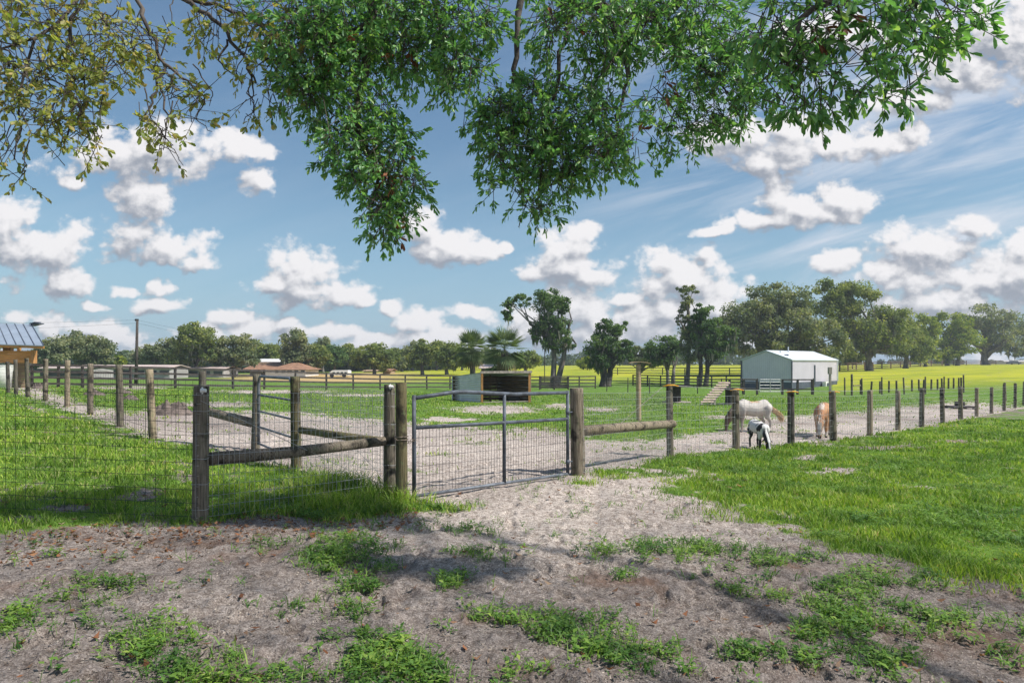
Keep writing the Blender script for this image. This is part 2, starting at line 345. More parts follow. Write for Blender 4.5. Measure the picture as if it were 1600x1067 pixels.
def cover(X, Y):
    px, py = row_of(X, Y); n = fbm(X*1.1, Y*1.1, 0, 3, 4) - .5; n2 = fbm(X*4.5, Y*4.5, 0, 9, 3) - .5
    j = n * 60 + n2 * 45; j2 = n * 14 + n2*10
    inside = sm(sdist(px, py, LAWN_L) + j*.45, -14, 16); inside = inside * (1 - .6*sm(n+n2*1.4+.16*sm(py, 735, 800)*sm(-px, -420, -330), .10, .34)); inside = inside * (1 - .85*sm(ell(px, py+j2*.6, BARE_L) + n2*1.3, .35, .8))
    right = sm(sdist(px, py, LAWN_R) + j*2.0, -62, 40); right = right * (1 - .55*sm(n*1.2+n2*1.1, .16, .42)*sm(-py, -960, -760)); right = right * (1 - .8*sm(ell(px, py+j2*.6, BARE_R) + n2*1.5, .4, .9))
    verge = .85 * sm(sdist(px, py, VERGE) + j*.7, -14, 14)
    near_g = np.maximum(np.maximum(inside, right), verge)
    fence_row = np.interp(px, [-900,0,45,240,450,647,888,1050,1150,1303,1440,1600,2600], [600,622,634,690,730,785,745,715,702,689,668,638,590])
    back = sm(fence_row - py, -1.5, 1.5)                       # inside the paddock
    sand = sm(sdist(px, py, SANDY, 2.4) + j*.5 + n2*30, -22, 14); sand = np.maximum(sand, sm(ell(px, py + j2*.35, PATCH_S) + n2*1.2, .35, .85))
    pad_g = (1 - sand) * (.80 + .8*n + .7*n2) ; pad_g = np.maximum(pad_g, sand * .55 * sm(ell(px, py, PATCH_G) + n2*2.2, .45, 1.0)); pad_g = np.maximum(pad_g, sand*.35*sm(n2+n, .12, .4))
    g = near_g * (1-back) + pad_g * back
    fg = sm(py, 738, 770) * (1-back)
    yellow = sm(Y, 82, 115); yellow = yellow * sm(px, 430, 720); yellow = np.where(px > 1300, sm(Y, 52, 75), yellow)
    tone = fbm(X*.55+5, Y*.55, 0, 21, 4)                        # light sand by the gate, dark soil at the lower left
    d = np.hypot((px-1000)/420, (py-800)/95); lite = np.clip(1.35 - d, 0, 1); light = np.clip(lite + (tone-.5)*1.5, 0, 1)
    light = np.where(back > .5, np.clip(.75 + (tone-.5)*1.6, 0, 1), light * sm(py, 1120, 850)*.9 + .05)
    tan = sm(Y, 88, 96)*sm(-Y, -150, -135)*sm(-px, -700, -560)*sm(px, 300, 420)
    return g, yellow, light, tan, px, py, back
# one ground sheet: rings of a polar grid, fine in front and coarse behind
ang = np.concatenate([np.radians(np.linspace(-46, 46, 620)), np.radians(np.linspace(46, 314, 60))[1:-1]])
rad = np.concatenate([[.02, .6, 1.2], np.geomspace(1.8, 60, 620), np.geomspace(60, 3000, 190)[1:]])
A, R = np.meshgrid(ang, rad); X = np.sin(A)*R; Y = np.cos(A)*R
Z = gz(X, Y); g, yel, light, tan, px, py, back = cover(X, Y)
fade = np.clip(1 - R/45, 0, 1)
bump = (fbm(X*2.2, Y*2.2, 0, 31, 3)-.5)*.05 + (fbm(X*9, Y*9, 0, 37, 3)-.5)*.035*(1-.5*g)
dent = fbm(X*5.5+3, Y*5.5, 0, 41, 2); bump = bump + (1-g)*(.018*sm(dent, .52, .62)-.055*sm(dent, .62, .80)); rut = np.abs(((X-1.1-.16*(Y-4)) % 1.55)-.78); bump = bump - .035*np.exp(-(rut/.13)**2)*sm(light, .35, .7)*(1-back)*(1-g)
bump += (fbm(X*34, Y*34, 0, 47, 2)-.5)*.016*np.clip(1-R/14, 0, 1)
Z = Z + bump*fade + g*.012*fade
n_a, n_r = len(ang), len(rad); i = np.arange(n_r-1)[:, None]*n_a + np.arange(n_a)[None]; jn = np.arange(n_r-1)[:, None]*n_a + (np.arange(n_a)[None]+1) % n_a
Fq = np.stack([i, jn, jn+n_a, i+n_a], -1).reshape(-1, 4)[:, ::-1]
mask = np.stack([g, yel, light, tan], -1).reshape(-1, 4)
def gmat(q, b):
    at = q.n('ShaderNodeAttribute', attribute_name='Col'); sp = q.n('ShaderNodeSeparateColor'); q.l(at.outputs['Color'], sp.inputs[0])
    geo = q.n('ShaderNodeNewGeometry').outputs['Position']; G, Ye, Li = sp.outputs
    f1 = q.noise(geo, 75., 3., .8); f2 = q.noise(geo, 16., 6., .75); f3 = q.noise(geo, 2.2, 5., .65); f4 = q.noise(geo, .12, 4., .6)
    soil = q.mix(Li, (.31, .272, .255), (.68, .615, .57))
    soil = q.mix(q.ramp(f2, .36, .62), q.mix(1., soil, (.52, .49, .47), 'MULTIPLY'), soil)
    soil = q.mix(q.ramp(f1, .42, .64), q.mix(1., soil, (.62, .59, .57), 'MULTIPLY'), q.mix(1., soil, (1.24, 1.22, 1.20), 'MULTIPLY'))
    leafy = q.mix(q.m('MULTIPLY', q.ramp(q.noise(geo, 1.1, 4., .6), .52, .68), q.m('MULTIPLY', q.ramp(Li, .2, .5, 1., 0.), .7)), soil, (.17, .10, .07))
    gr = q.mix(q.ramp(f3, .3, .7), (.085, .17, .028), (.20, .33, .055))
    gr = q.mix(q.ramp(f2, .38, .62), q.mix(1., gr, (.55, .6, .5), 'MULTIPLY'), gr)
    gr = q.mix(Ye, gr, q.mix(q.ramp(f4, .35, .65), (.24, .29, .025), (.41, .41, .03)))
    gr = q.mix(q.m('MULTIPLY', q.ramp(q.noise(geo, .45, 4., .6), .56, .72), .30), gr, (.30, .27, .10))
    ge = q.ramp(q.m('ADD', G, q.m('MULTIPLY', q.m('SUBTRACT', f2, .5), 1.5)), .35, .62)
    c = q.mix(ge, leafy, gr)
    c = q.mix(q.m('MULTIPLY', at.outputs['Alpha'], .85), c, (.50, .34, .17))
    q.put(b.inputs['Base Color'], c)
    bp = q.n('ShaderNodeBump'); bp.inputs['Strength'].default_value = .9; bp.inputs['Distance'].default_value = .03
    q.l(q.m('ADD', q.m('MULTIPLY', f2, 1.), q.m('MULTIPLY', f1, .35)), bp.inputs['Height']); q.l(bp.outputs[0], b.inputs['Normal'])
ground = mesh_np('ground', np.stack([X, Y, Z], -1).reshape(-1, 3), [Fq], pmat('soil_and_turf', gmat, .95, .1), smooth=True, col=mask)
tag(ground, kind='structure')
def zg(X, Y):  # ground height with its bumps
    g = cover(X, Y)[0]; f = np.clip(1 - np.hypot(X, Y)/45, 0, 1)
    return gz(X, Y) + g*.012*f
# ================================================================ grass and weeds
def scatter(n, r0, r1, a0=-42, a1=42):
    u = RNG.random(n); r = r0 * (r1/r0)**u; a = np.radians(RNG.uniform(a0, a1, n)); return np.sin(a)*r, np.cos(a)*r, r
def blades(X, Y, Z, h, w, lean=.5, seg=2):
    n = len(X); th = RNG.uniform(0, 2*np.pi, n); ph = RNG.uniform(0, 2*np.pi, n)
    sx, sy = np.cos(th)*w/2, np.sin(th)*w/2; lx, ly = np.cos(ph)*h*lean*RNG.uniform(.3, 1.3, n), np.sin(ph)*h*lean*RNG.uniform(.3, 1.3, n)
    V = np.zeros((n, 5, 3))
    V[:, 0] = np.stack([X-sx, Y-sy, Z-.01], -1); V[:, 1] = np.stack([X+sx, Y+sy, Z-.01], -1)
    V[:, 2] = np.stack([X-sx*.8+lx*.4, Y-sy*.8+ly*.4, Z+h*.6], -1); V[:, 3] = np.stack([X+sx*.8+lx*.4, Y+sy*.8+ly*.4, Z+h*.6], -1)
    V[:, 4] = np.stack([X+lx, Y+ly, Z+h*RNG.uniform(.75, 1, n)], -1)
    b = np.arange(n)[:, None]*5
    return V.reshape(-1, 3), b+np.array([[0, 1, 3, 2]]), b+np.array([[2, 3, 4]])
GR = [(.07,.15,.022),(.14,.26,.035),(.22,.37,.05),(.33,.45,.085),(.17,.29,.045),(.46,.44,.22)]
M['grass'] = leaf_mat('fresh_grass', GR, .35, .6, .25, obj=.9)
M['weed'] = leaf_mat('weed_leaf', [(.07,.17,.03),(.12,.25,.045),(.20,.34,.06),(.09,.20,.06),(.27,.38,.09)], .3, .5, .35, obj=2.2)
def grass_patch(name, n, r0, r1, hmul, sel, a0=-42, a1=42, thr=.45):
    X, Y, r = scatter(n, r0, r1, a0-(9 if a0 < -30 else 0), a1+(9 if a1 > 30 else 0)); g, ye, li, ta, px, py, back = cover(X, Y)
    k = sel(px, py, back, X, Y) & (g + (RNG.random(n)-.5)*.85 > thr); X, Y, r, px, py = X[k], Y[k], r[k], px[k], py[k]
    tall = 1 + 1.5*np.exp(-(((px-530)/120)**2 + ((py-775)/22)**2)) + 1.0*np.exp(-(((px-640)/30)**2 + ((py-785)/14)**2))
    cl = fbm(X*2.5, Y*2.5, 0, 55, 3); h = hmul*RNG.uniform(.45, 1.2, len(X))*(.55+1.1*sm(cl, .35, .7))*tall
    w = np.maximum(.006, .0011*r)*RNG.uniform(.7, 1.4, len(X))
    V, f4, f3 = blades(X, Y, gz(X, Y), h, w, .75)
    return V, f4, f3
def merge(name, parts, mat, **kw):
    Vs = []; q = []; t3 = []; b = 0
    for V, f4, f3 in parts: Vs.append(V); q.append(f4+b); t3.append(f3+b); b += len(V)
    return mesh_np(name, np.concatenate(Vs), [np.concatenate(q), np.concatenate(t3)], mat, **kw)
lawn = merge('grass', [grass_patch('a', 180000, 5.8, 28, .075, lambda px, py, b, X, Y: (px < 760) & (b < .5), -42, 1),
    grass_patch('b', 290000, 4.2, 34, .07, lambda px, py, b, X, Y: (px >= 760) & (b < .5), 0, 42)], M['grass'])
tag(lawn, 'bright green grass of the lawns on both sides of the gate track', 'grass', kind='stuff')
pad = merge('grass', [grass_patch('c', 210000, 8.5, 55, .055, lambda px, py, b, X, Y: b >= .5)], M['grass'])
tag(pad, 'short grazed grass inside the fenced paddock', 'grass', kind='stuff')
# broad-leaved weeds of the track
WE = [(545,868,70,26,1),(700,858,60,34,1),(590,925,60,32,1),(700,900,50,30,.9),(390,855,34,14,.9),(150,925,55,16,.9),(150,1000,40,20,.7),(240,1015,60,26,.9),(440,930,55,18,.8),(340,1060,70,30,1),(560,990,40,26,.9),(620,1040,90,26,1),
 (1010,862,60,14,1),(1100,862,70,22,1),(1125,850,24,10,.8),(985,905,34,16,1),(1130,895,60,16,1),(1190,900,60,30,.9),(1110,935,36,16,1),(1260,880,50,14,.9),(1300,960,60,50,1),(1270,985,50,40,1),(1390,1020,60,36,1),(1440,910,40,14,.6),(1180,1040,80,30,.9),(930,950,50,18,.7),(880,1010,90,34,.9),(780,990,50,30,.7),(1350,905,60,20,.7),(1530,930,60,20,.6),(1560,1000,60,40,.8),
 (1480,960,60,26,.7),(760,835,20,10,.5),(960,790,20,6,.7),(640,795,60,10,.8),(690,797,50,8,.9),(40,985,40,40,.7),(100,870,40,8,.4),(780,1050,60,20,.8),(480,1050,50,20,.8),(1000,1040,80,24,.7),(400,800,60,8,.8),(470,790,60,12,1),(860,748,30,7,.7)]
n = 40000; X, Y, r = scatter(n, 2.6, 10.5); g, ye, li, ta, px, py, back = cover(X, Y)
wd = np.zeros(n)
for e in WE: wd = np.maximum(wd, .85*e[4]*np.clip(1.3-np.hypot((px-e[0])/e[2]/1.25, (py-e[1])/e[3]/1.25), 0, 1))
wd = wd*1.1 + .06 + .03*sm(py, 930, 1080); nn = fbm(X*4.2, Y*4.2, 0, 61, 3)*.6+fbm(X*1.5, Y*1.5, 0, 63, 2)*.4
keep = (RNG.random(n) < wd*sm(nn, .42, .64)*1.0*(1-.35*sm(py, 960, 1060))) & (back < .5) & (g < .6)
X, Y = X[keep], Y[keep]
X2, Y2, r2 = scatter(30000, 5.0, 20, 3, 42); g2, _, _, _, px2, py2, b2 = cover(X2, Y2); k2 = (b2 < .5) & (g2 > .5) & (RNG.random(30000) < .62*sm(fbm(X2*1.3, Y2*1.3, 0, 77, 3), .42, .62))
X3, Y3, r3 = scatter(5000, 6.0, 9.5, -24, -4); g3, _, _, _, px3, py3, b3 = cover(X3, Y3); k3 = (b3 < .5) & (g3 > .5) & (px3 > 330) & (RNG.random(5000) < .45)
X = np.concatenate([X, X2[k2], X3[k3]]); Y = np.concatenate([Y, Y2[k2], Y3[k3]])
def rosettes(X, Y, Z, size, m):
    n = len(X); th = RNG.uniform(0, 2*np.pi, (n, m)); up = RNG.uniform(.0, .75, (n, m)); L = size[:, None]*RNG.uniform(.35, 1., (n, m))
    r0 = size[:, None]*RNG.uniform(0, .7, (n, m)); a0 = RNG.uniform(0, 2*np.pi, (n, m)); hz = size[:, None]*RNG.uniform(.05, .75, (n, m))
    bx = X[:, None]+np.cos(a0)*r0; by = Y[:, None]+np.sin(a0)*r0; bz = Z[:, None]+hz
    L = L*.55; w_ = 1; dx, dy = np.cos(th), np.sin(th); w = L*RNG.uniform(.36, .66, (n, m)); h = L*up
    def v(f, s, e=0): return np.stack([bx+dx*L*f-dy*w*s, by+dy*L*f+dx*w*s, bz+h*f*(1.6-f)+e], -1)
    V = np.stack([v(0, 0), v(.45, -.5), v(.45, .5), v(1, 0, -.0)], 2).reshape(-1, 3); b = np.arange(n*m)[:, None]*4
    return V, b+np.array([[0, 1, 3, 2]]), np.zeros((0, 3), int)
sz = RNG.uniform(.035, .10, len(X)); Vw, f4, f3 = rosettes(X, Y, gz(X, Y), sz, 13)
Xb, Yb = np.repeat(X, 2)+RNG.normal(0, .03, len(X)*2), np.repeat(Y, 2)+RNG.normal(0, .03, len(X)*2)
bl = blades(Xb, Yb, gz(Xb, Yb), RNG.uniform(.03, .12, len(Xb)), RNG.uniform(.005, .009, len(Xb)), 1.)
wo_ = merge('weeds', [(Vw, f4, f3), bl], M['weed']); tag(wo_, 'low leafy weeds sprouting in tufts through the sandy track and verges', 'weeds', kind='stuff')
# fallen oak leaves, twigs and clods
def litter(n, dens, size, name, mat, label, cat, r0=2.5, r1=11, wr=(.18, .5)):
    X, Y, r = scatter(n, r0, r1); g, ye, li, ta, px, py, back = cover(X, Y); k = (RNG.random(n) < dens(px, py, g)) & (back < .5); X, Y, r = X[k], Y[k], r[k]
    n = len(X); th = RNG.uniform(0, 2*np.pi, n); L = RNG.uniform(*size, n)*(np.maximum(1, r/7) if wr[0] > .1 else 1); w = L*RNG.uniform(*wr, n); z = gz(X, Y)+.012
    dx, dy = np.cos(th)*L/2, np.sin(th)*L/2; wx, wy = -np.sin(th)*w/2, np.cos(th)*w/2; t1, t2, t3 = [RNG.uniform(0, .5 if wr[0] > .1 else .06, n)*L for _ in range(3)]
    V = np.stack([np.stack([X-dx, Y-dy, z+t1], -1), np.stack([X+wx, Y+wy, z+t2*.6], -1), np.stack([X+dx, Y+dy, z+t3], -1), np.stack([X-wx, Y-wy, z], -1)], 1).reshape(-1, 3)
    b = np.arange(n)[:, None]*4
    return tag(mesh_np(name, V, [b+np.array([[0, 1, 2, 3]])], mat), label, cat, kind='stuff')
M['dry'] = leaf_mat('dry_leaf', [(.10,.045,.025),(.24,.10,.05),(.33,.17,.09),(.15,.09,.06),(.28,.20,.14)], .15, .8, .2)
M['chaff'] = leaf_mat('chaff', [(.10,.08,.07),(.30,.25,.21),(.46,.40,.34),(.16,.13,.11),(.05,.04,.036)], .05, .9, .1)
M['twigs_dry'] = leaf_mat('dry_twig', [(.12,.09,.07),(.30,.24,.19),(.20,.15,.12)], .02, .9, .1)
bro = lambda px, py, g: np.clip(np.exp(-((py - np.interp(px, [-600,0,300,420,560,640], [850,855,832,815,816,800]))/26)**2)*(px < 660)*(1.1-.6*g), 0, 1) + .03
litter(26000, bro, (.03, .075), 'fallen_leaves', M['dry'], 'brown fallen leaves strewn along the edge of the left lawn', 'leaf litter')
litter(1500, lambda px, py, g: .9*(1-g), (.04, .12), 'fallen_twigs', M['twigs_dry'], 'thin dry twigs scattered over the bare track', 'twigs', wr=(.03, .07))
litter(90000, lambda px, py, g: .55*(1-g), (.006, .022), 'soil_crumbs', M['chaff'], 'pale and dark crumbs of soil and bark on the bare track', 'soil crumbs', 2.4, 9)
M['rampboard'] = flat('pale_worn_board', (.42, .33, .27), .3, 4., .9)
# ================================================================ posts, wire and rails
def post_mesh(r, h, mat, seed, lean=0., taper=.94, below=.12, n=14):
    rg = np.random.default_rng(seed); rings = 16; V = []; Fc = []
    zs = np.linspace(-below, h, rings); zs = np.append(zs, [h+.004, h+.006]); lx, ly = rg.normal(0, .012, 2)
    for i, z in enumerate(zs):
        k = 1 if i < rings else (.93 if i == rings else .0)
        for a in range(n):
            an = 2*math.pi*a/n; rr = r*(1-(1-taper)*max(z, 0)/h)*k*(1+.07*(float(vn(math.cos(an)*1.7+seed, math.sin(an)*1.7, z*.6))-.5)*2+.02*rg.random())
            V.append((math.cos(an)*rr+lx*z, math.sin(an)*rr+ly*z, z))
    for i in range(len(zs)-1):
        for a in range(n): b = i*n+a; c = i*n+(a+1) % n; Fc.append((b, c, c+n, b+n))
    mb = MB(); mb.v = V; mb.f = Fc; return mb
def post(parent, at, r, h, mat, seed, name='post', rz=0., lean=(0, 0)):
    o = post_mesh(r, h, mat, seed).build(name, mat, None, smooth=True, local=True)
    o.parent = parent; o.location = Vector(at) - (parent.location if parent else Vector((0, 0, 0))); o.rotation_euler = (lean[0], lean[1], rz); return o
def wire_panel(mb, a, b, z0, z1, dx, dz, r, jit=.006, n=3, hz=None):
    """woven wire from a to b (ground points), z0..z1 above the ground, sagging a little"""
    a, b = Vector(a), Vector(b); L = (Vector((b.x, b.y, 0))-Vector((a.x, a.y, 0))).length; nx = max(1, round(L/dx)); rg = random.Random(int(L*1000))
    hs = hz if hz else [z0+(z1-z0)*(i/round((z1-z0)/dz)) for i in range(round((z1-z0)/dz)+1)]
    wob = lambda s, z: (rg.random()-.5)*jit
    for h in hs:
        pts = []
        for i in range(0, 9): f = i/8; pts.append(a.lerp(b, f)+Vector((0, 0, h+wob(f, h)-.01*math.sin(f*math.pi))))
        mb.tube(pts, r, n, cap=False)
    if dx < 90:
        for i in range(nx+1):
            f = i/nx; p = a.lerp(b, f); s = -.01*math.sin(f*math.pi); o1 = wob(0, 0); o2 = wob(0, 0)
            t_ = (b-a).normalized(); mb.tube([p+t_*o1+Vector((0, 0, hs[0]+s)), p+t_*(o1+o2)+Vector((0, 0, (hs[0]+hs[-1])/2+s)), p+t_*o2+Vector((0, 0, hs[-1]+s))], r*.9, n, cap=False)
def insulator(parent, at, mat, s=.022):
    mb = MB(); mb.tube([Vector(at)+Vector((-s, 0, 0)), Vector(at)+Vector((s*1.2, 0, 0))], [s, s*.8], 10).tube([Vector(at)+Vector((-s*.4, 0, -s*1.5)), Vector(at)+Vector((-s*.4, 0, s*1.5))], s*.35, 6)
    return mb.build('insulator', mat, parent)
W0 = .10
pE = gpt(316, 12.0); pD = gpt(399, 11.5); pC = gpt(463, 9.65); pB1 = gpt(608.5, 8.05); pB2 = gpt(628, 7.72); pA = gpt(313, 6.5); pF = gpt(903, 10.05); pG = gpt(1047, 12.35)
# -- near wire fence on the left: from beyond the frame to the gate
fA = thing('wire_fence', pA, 'nearest woven wire fence with a thick weathered end post and a slanting round rail', 'fence')
post(fA, pA, .075, 1.28, M['post'], 1); post(fA, pB1, .071, 1.30, M['post_dark'], 2)
pL = gpt(-520, 6.9); post(fA, pL, .06, 1.25, M['post'], 3)
MB().tube([P(327, 717, 6.58), P(460, 706, 7.2), P(600, 689, 7.98)], [.066, .060, .054], 12).build('rail', M['post'], fA, smooth=True)
mb = MB(); off = Vector((0, -.085, 0)); wire_panel(mb, pL+off, pA+off, .06, 1.20, .10, .125, .0025); mb.build('wire_mesh', M['wire_dark'], fA)
mb = MB(); o2 = Vector((-.055, -.07, 0)); wire_panel(mb, pA+off, pB1+o2, .05, 1.22, .052, .10, .0024)
mb.tube([pA+Vector((.04, -.08, 1.15)), pB1+Vector((-.05, -.07, .12))], .003, 4); mb.build('wire_mesh', M['galv'], fA)
for z in (.12, .36, .6, .84, 1.05, 1.2):
    for p_, r_ in ((pA, .0775), (pB1, .074)):
        MB().tube([p_+Vector((math.cos(a_)*r_*1.02, math.sin(a_)*r_*1.02, z+.004*math.sin(a_*3))) for a_ in np.linspace(0, 2*math.pi, 13)], .0022, 3, cap=False).build('wrap_wire', M['galv'], fA)
insulator(fA, pA+Vector((.055, -.06, 1.245)), M['white']); insulator(fA, pB1+Vector((.03, -.07, 1.28)), M['white'])
# -- gate post beside it
g2 = thing('gate_post', pB2, 'mossy green round gate post chained to the wide gate', 'post'); post(g2, pB2, .067, 1.34, M['post_green'], 4)
# -- walk-through corner behind
fC = thing('wire_fence', pC, 'wire fence section from the arched gate to the gate post, with a sloping rail', 'fence')
post(fC, pC, .072, 1.31, M['post_green'], 5); MB().tube([P(470, 672, 9.55), P(598, 690, 8.12)], [.050, .055], 10).build('rail', M['post_green'], fC, smooth=True)
mb = MB(); wire_panel(mb, pC+Vector((.05, -.07, 0)), pB1+Vector((.0, .08, 0)), .05, 1.22, .052, .10, .0024)
mb.tube([pC+Vector((.05, -.07, 1.15)), pB1+Vector((0, .08, .1))], .003, 4); mb.build('wire_mesh', M['galv'], fC)
fD = thing('wire_fence', pD, 'short fence corner behind the thick end post, with a log rail to the walk-through gate', 'fence')
post(fD, pD, .068, 1.27, M['post_dark'], 6); post(fD, pE, .062, 1.28, M['post_dark'], 7); MB().tube([P(322, 642, 11.98), P(392, 660, 11.55)], [.075, .085], 10).build('rail', M['post'], fD, smooth=True)
mb = MB(); wire_panel(mb, pE+off, pD+off, .05, 1.15, .055, .11, .0018); mb.build('wire_mesh', M['galv'], fD)
# -- walk-through gate
wg = thing('walk_gate', gpt(432, 10.6), 'narrow arched tube gate between two posts', 'gate'); a = pD+Vector((.09, -.10, 0)); b = pC+Vector((-.09, .10, 0)); h = 1.24; r = .16
u = (b-a); u.z = 0; Lg = u.length; u.normalize(); fr = []
for s_, c_ in ((0, 0),): fr.append(a+Vector((0, 0, .10)))
for k in range(0, 7): an = math.pi*(1-k/12); fr.append(a+u*(r+math.cos(an)*r)+Vector((0, 0, h-r+math.sin(an)*r)))
for k in range(0, 7): an = math.pi/2*(1-k/6); fr.append(a+u*(Lg-r+math.cos(an)*r)+Vector((0, 0, h-r+math.sin(an)*r)))
fr.append(a+u*Lg+Vector((0, 0, .10))); MB().tube(fr, .0225, 10).build('frame', M['tube'], wg, smooth=True)
for z in (.12, .40, .66, .93): MB().tube([a+Vector((0, 0, z)), a+u*Lg+Vector((0, 0, z))], .017, 8).build('bar', M['tube'], wg, smooth=True)
for z in (.25, .85): MB().tube([a+Vector((-.04, 0, z)), a+Vector((.02, 0, z))], .014, 8).build('hinge', M['tube'], wg)
# -- wide gate
gl = gpt(647, 7.74); gr_ = gpt(887, 9.78); wgt = thing('farm_gate', (gl+gr_)/2, 'wide grey tube gate filled with wire mesh across the sandy track', 'gate')
u = gr_-gl; Lg = Vector((u.x, u.y, 0)).length; u = u/Lg; zt = 1.20; zm = .835; zb = .06
q_ = lambda s, z: gl+u*s+Vector((0, 0, z))
MB().tube([q_(0, -.0), q_(0, zt+.005)], .024, 12).build('stile', M['gate_tube'], wgt, smooth=True); MB().tube([q_(Lg, zb), q_(Lg, zt+.04)], .024, 12).build('stile', M['gate_tube'], wgt, smooth=True)
MB().tube([q_(0, zt-.03), q_(Lg*.22, zt+.035), q_(Lg*.30, zt+.035), q_(Lg*.6, zt+.0), q_(Lg, zt+.012)], .024, 12).build('top_rail', M['gate_tube'], wgt, smooth=True)
MB().tube([q_(0, zm), q_(Lg, zm)], .022, 12).build('middle_rail', M['gate_tube'], wgt, smooth=True)
MB().tube([q_(0, zb), q_(Lg, zb-.01)], .020, 10).build('bottom_rail', M['tube'], wgt, smooth=True)
MB().tube([q_(Lg*.53, zb), q_(Lg*.53, zt+.0)], .022, 12).build('brace', M['gate_tube'], wgt, smooth=True)
mb = MB(); wire_panel(mb, q_(.02, 0)+Vector((0, .01, 0)), q_(Lg-.02, 0)+Vector((0, .01, 0)), zb+.01, zm-.01, .051, .102, .0026, .003); mb.build('wire_mesh', M['wire_dark'], wgt)
mb = MB(); ca = pB2+Vector((-.06, -.045, .72)); cb = q_(0, .70)
for k in range(9):
    p = ca.lerp(cb, k/8)+Vector((.0, -.03*math.sin(k), -.05*math.sin(math.pi*k/8)+.012*(k % 2))); mb.tube([p+Vector((math.cos(t_)*.017, math.sin(t_)*.006, math.sin(t_)*.012)) for t_ in np.linspace(0, 6.283, 8)], .004, 5, cap=False)
for zz in (.70, .735): mb.tube([pB2+Vector((math.cos(t_)*.071, math.sin(t_)*.071, zz)) for t_ in np.linspace(0, 6.283, 13)], .005, 5, cap=False)
mb.build('chain', M['rust'], wgt)
for z in (.22, .93):
    MB().tube([q_(Lg, z), q_(Lg+.10, z)+Vector((0, .0, 0))], .010, 8).tube([q_(Lg, z-.03), q_(Lg, z+.03)], .031, 10).build('hinge', M['gate_tube'], wgt, smooth=True)
# -- fence right of the gate: thick post, log rail, then posts running off to the right
fR = thing('wire_fence', pF, 'long wire fence running right from the wide gate, yellow caps on four posts', 'fence')
post(fR, pF, .105, 1.27, M['post'], 8); post(fR, pG, .062, 1.33, M['post_dark'], 9)
MB().tube([P(912, 673, 10.1), P(980, 667, 11.1), P(1052, 662, 12.3)], [.078, .080, .070], 14).build('rail', M['post'], fR, smooth=True)
mb = MB(); wire_panel(mb, pF+Vector((.07, -.09, 0)), pG+Vector((0, -.07, 0)), .05, 1.2, .052, .10, .0023)
mb.build('wire_mesh', M['galv'], fR)
mb = MB(); mb.tube([P(1035, 605, 12.5), P(1000, 635, 12.2), P(962, 668, 11.9)], .005, 6); mb.build('guy_wire', M['greywood'], fR)
RP = [(1150,14.1,1.26,.075),(1236,15.15,1.24,.078),(1302,16.75,1.23,.085),(1359,18.6,1.23,.075),(1403,20.5,1.18,.075),(1440,22.2,1.24,.075),(1473,24.4,1.27,.075),(1501,26.9,1.3,.072),(1526,29.5,1.24,.07),(1549,32.2,1.3,.07),(1569,34.8,1.34,.07),(1586,37.4,1.36,.07),(1600,40,1.4,.07),(1613,42.6,1.4,.07),(1625,45.2,1.4,.07)]
base_posts = []; prev = pG
for i, (px_, d_, h_, r_) in enumerate(RP):
    p = gpt(px_, d_)
    if i < 5: o = post(fR, p, r_, h_, M['post_dark'] if i < 3 else M['post'], 20+i, lean=(0, [0, .0, -.01, .0, -.015][i])); base_posts.append(o)
    else:
        o = base_posts[i % 5].copy(); COL.objects.link(o); o.parent = fR; o.location = p-fR.location; o.rotation_euler = (0, RNG.normal(0, .02), i*1.3); o.scale = (1, 1, h_/1.24)
    mb = MB(); f_ = Vector((-.05, -.075, 0)); wire_panel(mb, prev+f_, p+f_, .08, 1.1, .16 if i < 6 else 99, .15, .0028 if i < 4 else .0038, n=3); mb.build('wire_mesh', M['galv'], fR); prev = p
for p, z in ((pG, 1.30), (gpt(1150, 14.1), 1.22), (gpt(1236, 15.15), 1.2), (gpt(1302, 16.75), 1.2)):
    mb = MB(); c_ = p+Vector((0, 0, z)); mb.tube([c_+Vector((-.14, -.05, -.01)), c_+Vector((-.05, -.085, .010)), c_+Vector((.05, -.085, .010)), c_+Vector((.14, -.05, -.01))], [.008, .013, .013, .008], 8); mb.build('insulator', M['yellow'], fR, smooth=True)
mb = MB(); pts = [pG+Vector((0, -.08, 1.3))]+[gpt(a_, d_)+Vector((0, -.08, 1.22)) for a_, d_, _, _ in RP]; mb.tube(pts, .004, 4); mb.build('top_wire', M['galv'], fR)
# -- left boundary fence, posts marching away
fL = thing('wire_fence', gpt(239, 12.45), 'wire fence whose posts march away left towards the wooden pavilion', 'fence'); ps = []; prev = pE
for i, (px_, d_, h_) in enumerate([(239,12.45,1.27),(188,14.2,1.29),(141,16.3,1.22),(105,18.3,1.25),(71,20.8,1.28),(44,23.3,1.33),(25,25.5,1.3),(13,27.2,1.25),(-8,30,1.25)]):
    p = gpt(px_, d_); kk = [M['post'], M['post_dark'], M['post'], M['post'], M['post'], M['post_dark'], M['post_dark'], M['post_dark'], M['post']][i]
    post(fL, p, .068, h_, kk, 40+i, lean=(0, [-.035, -.01, .005, .0, -.01, -.03, -.02, -.02, 0][i]))
    mb = MB(); wire_panel(mb, prev+off, p+off, .06, 1.12,   .16 if i < 4 else 99, .16, .003, n=3); mb.build('wire_mesh', M['wire_dark'], fL); prev = p
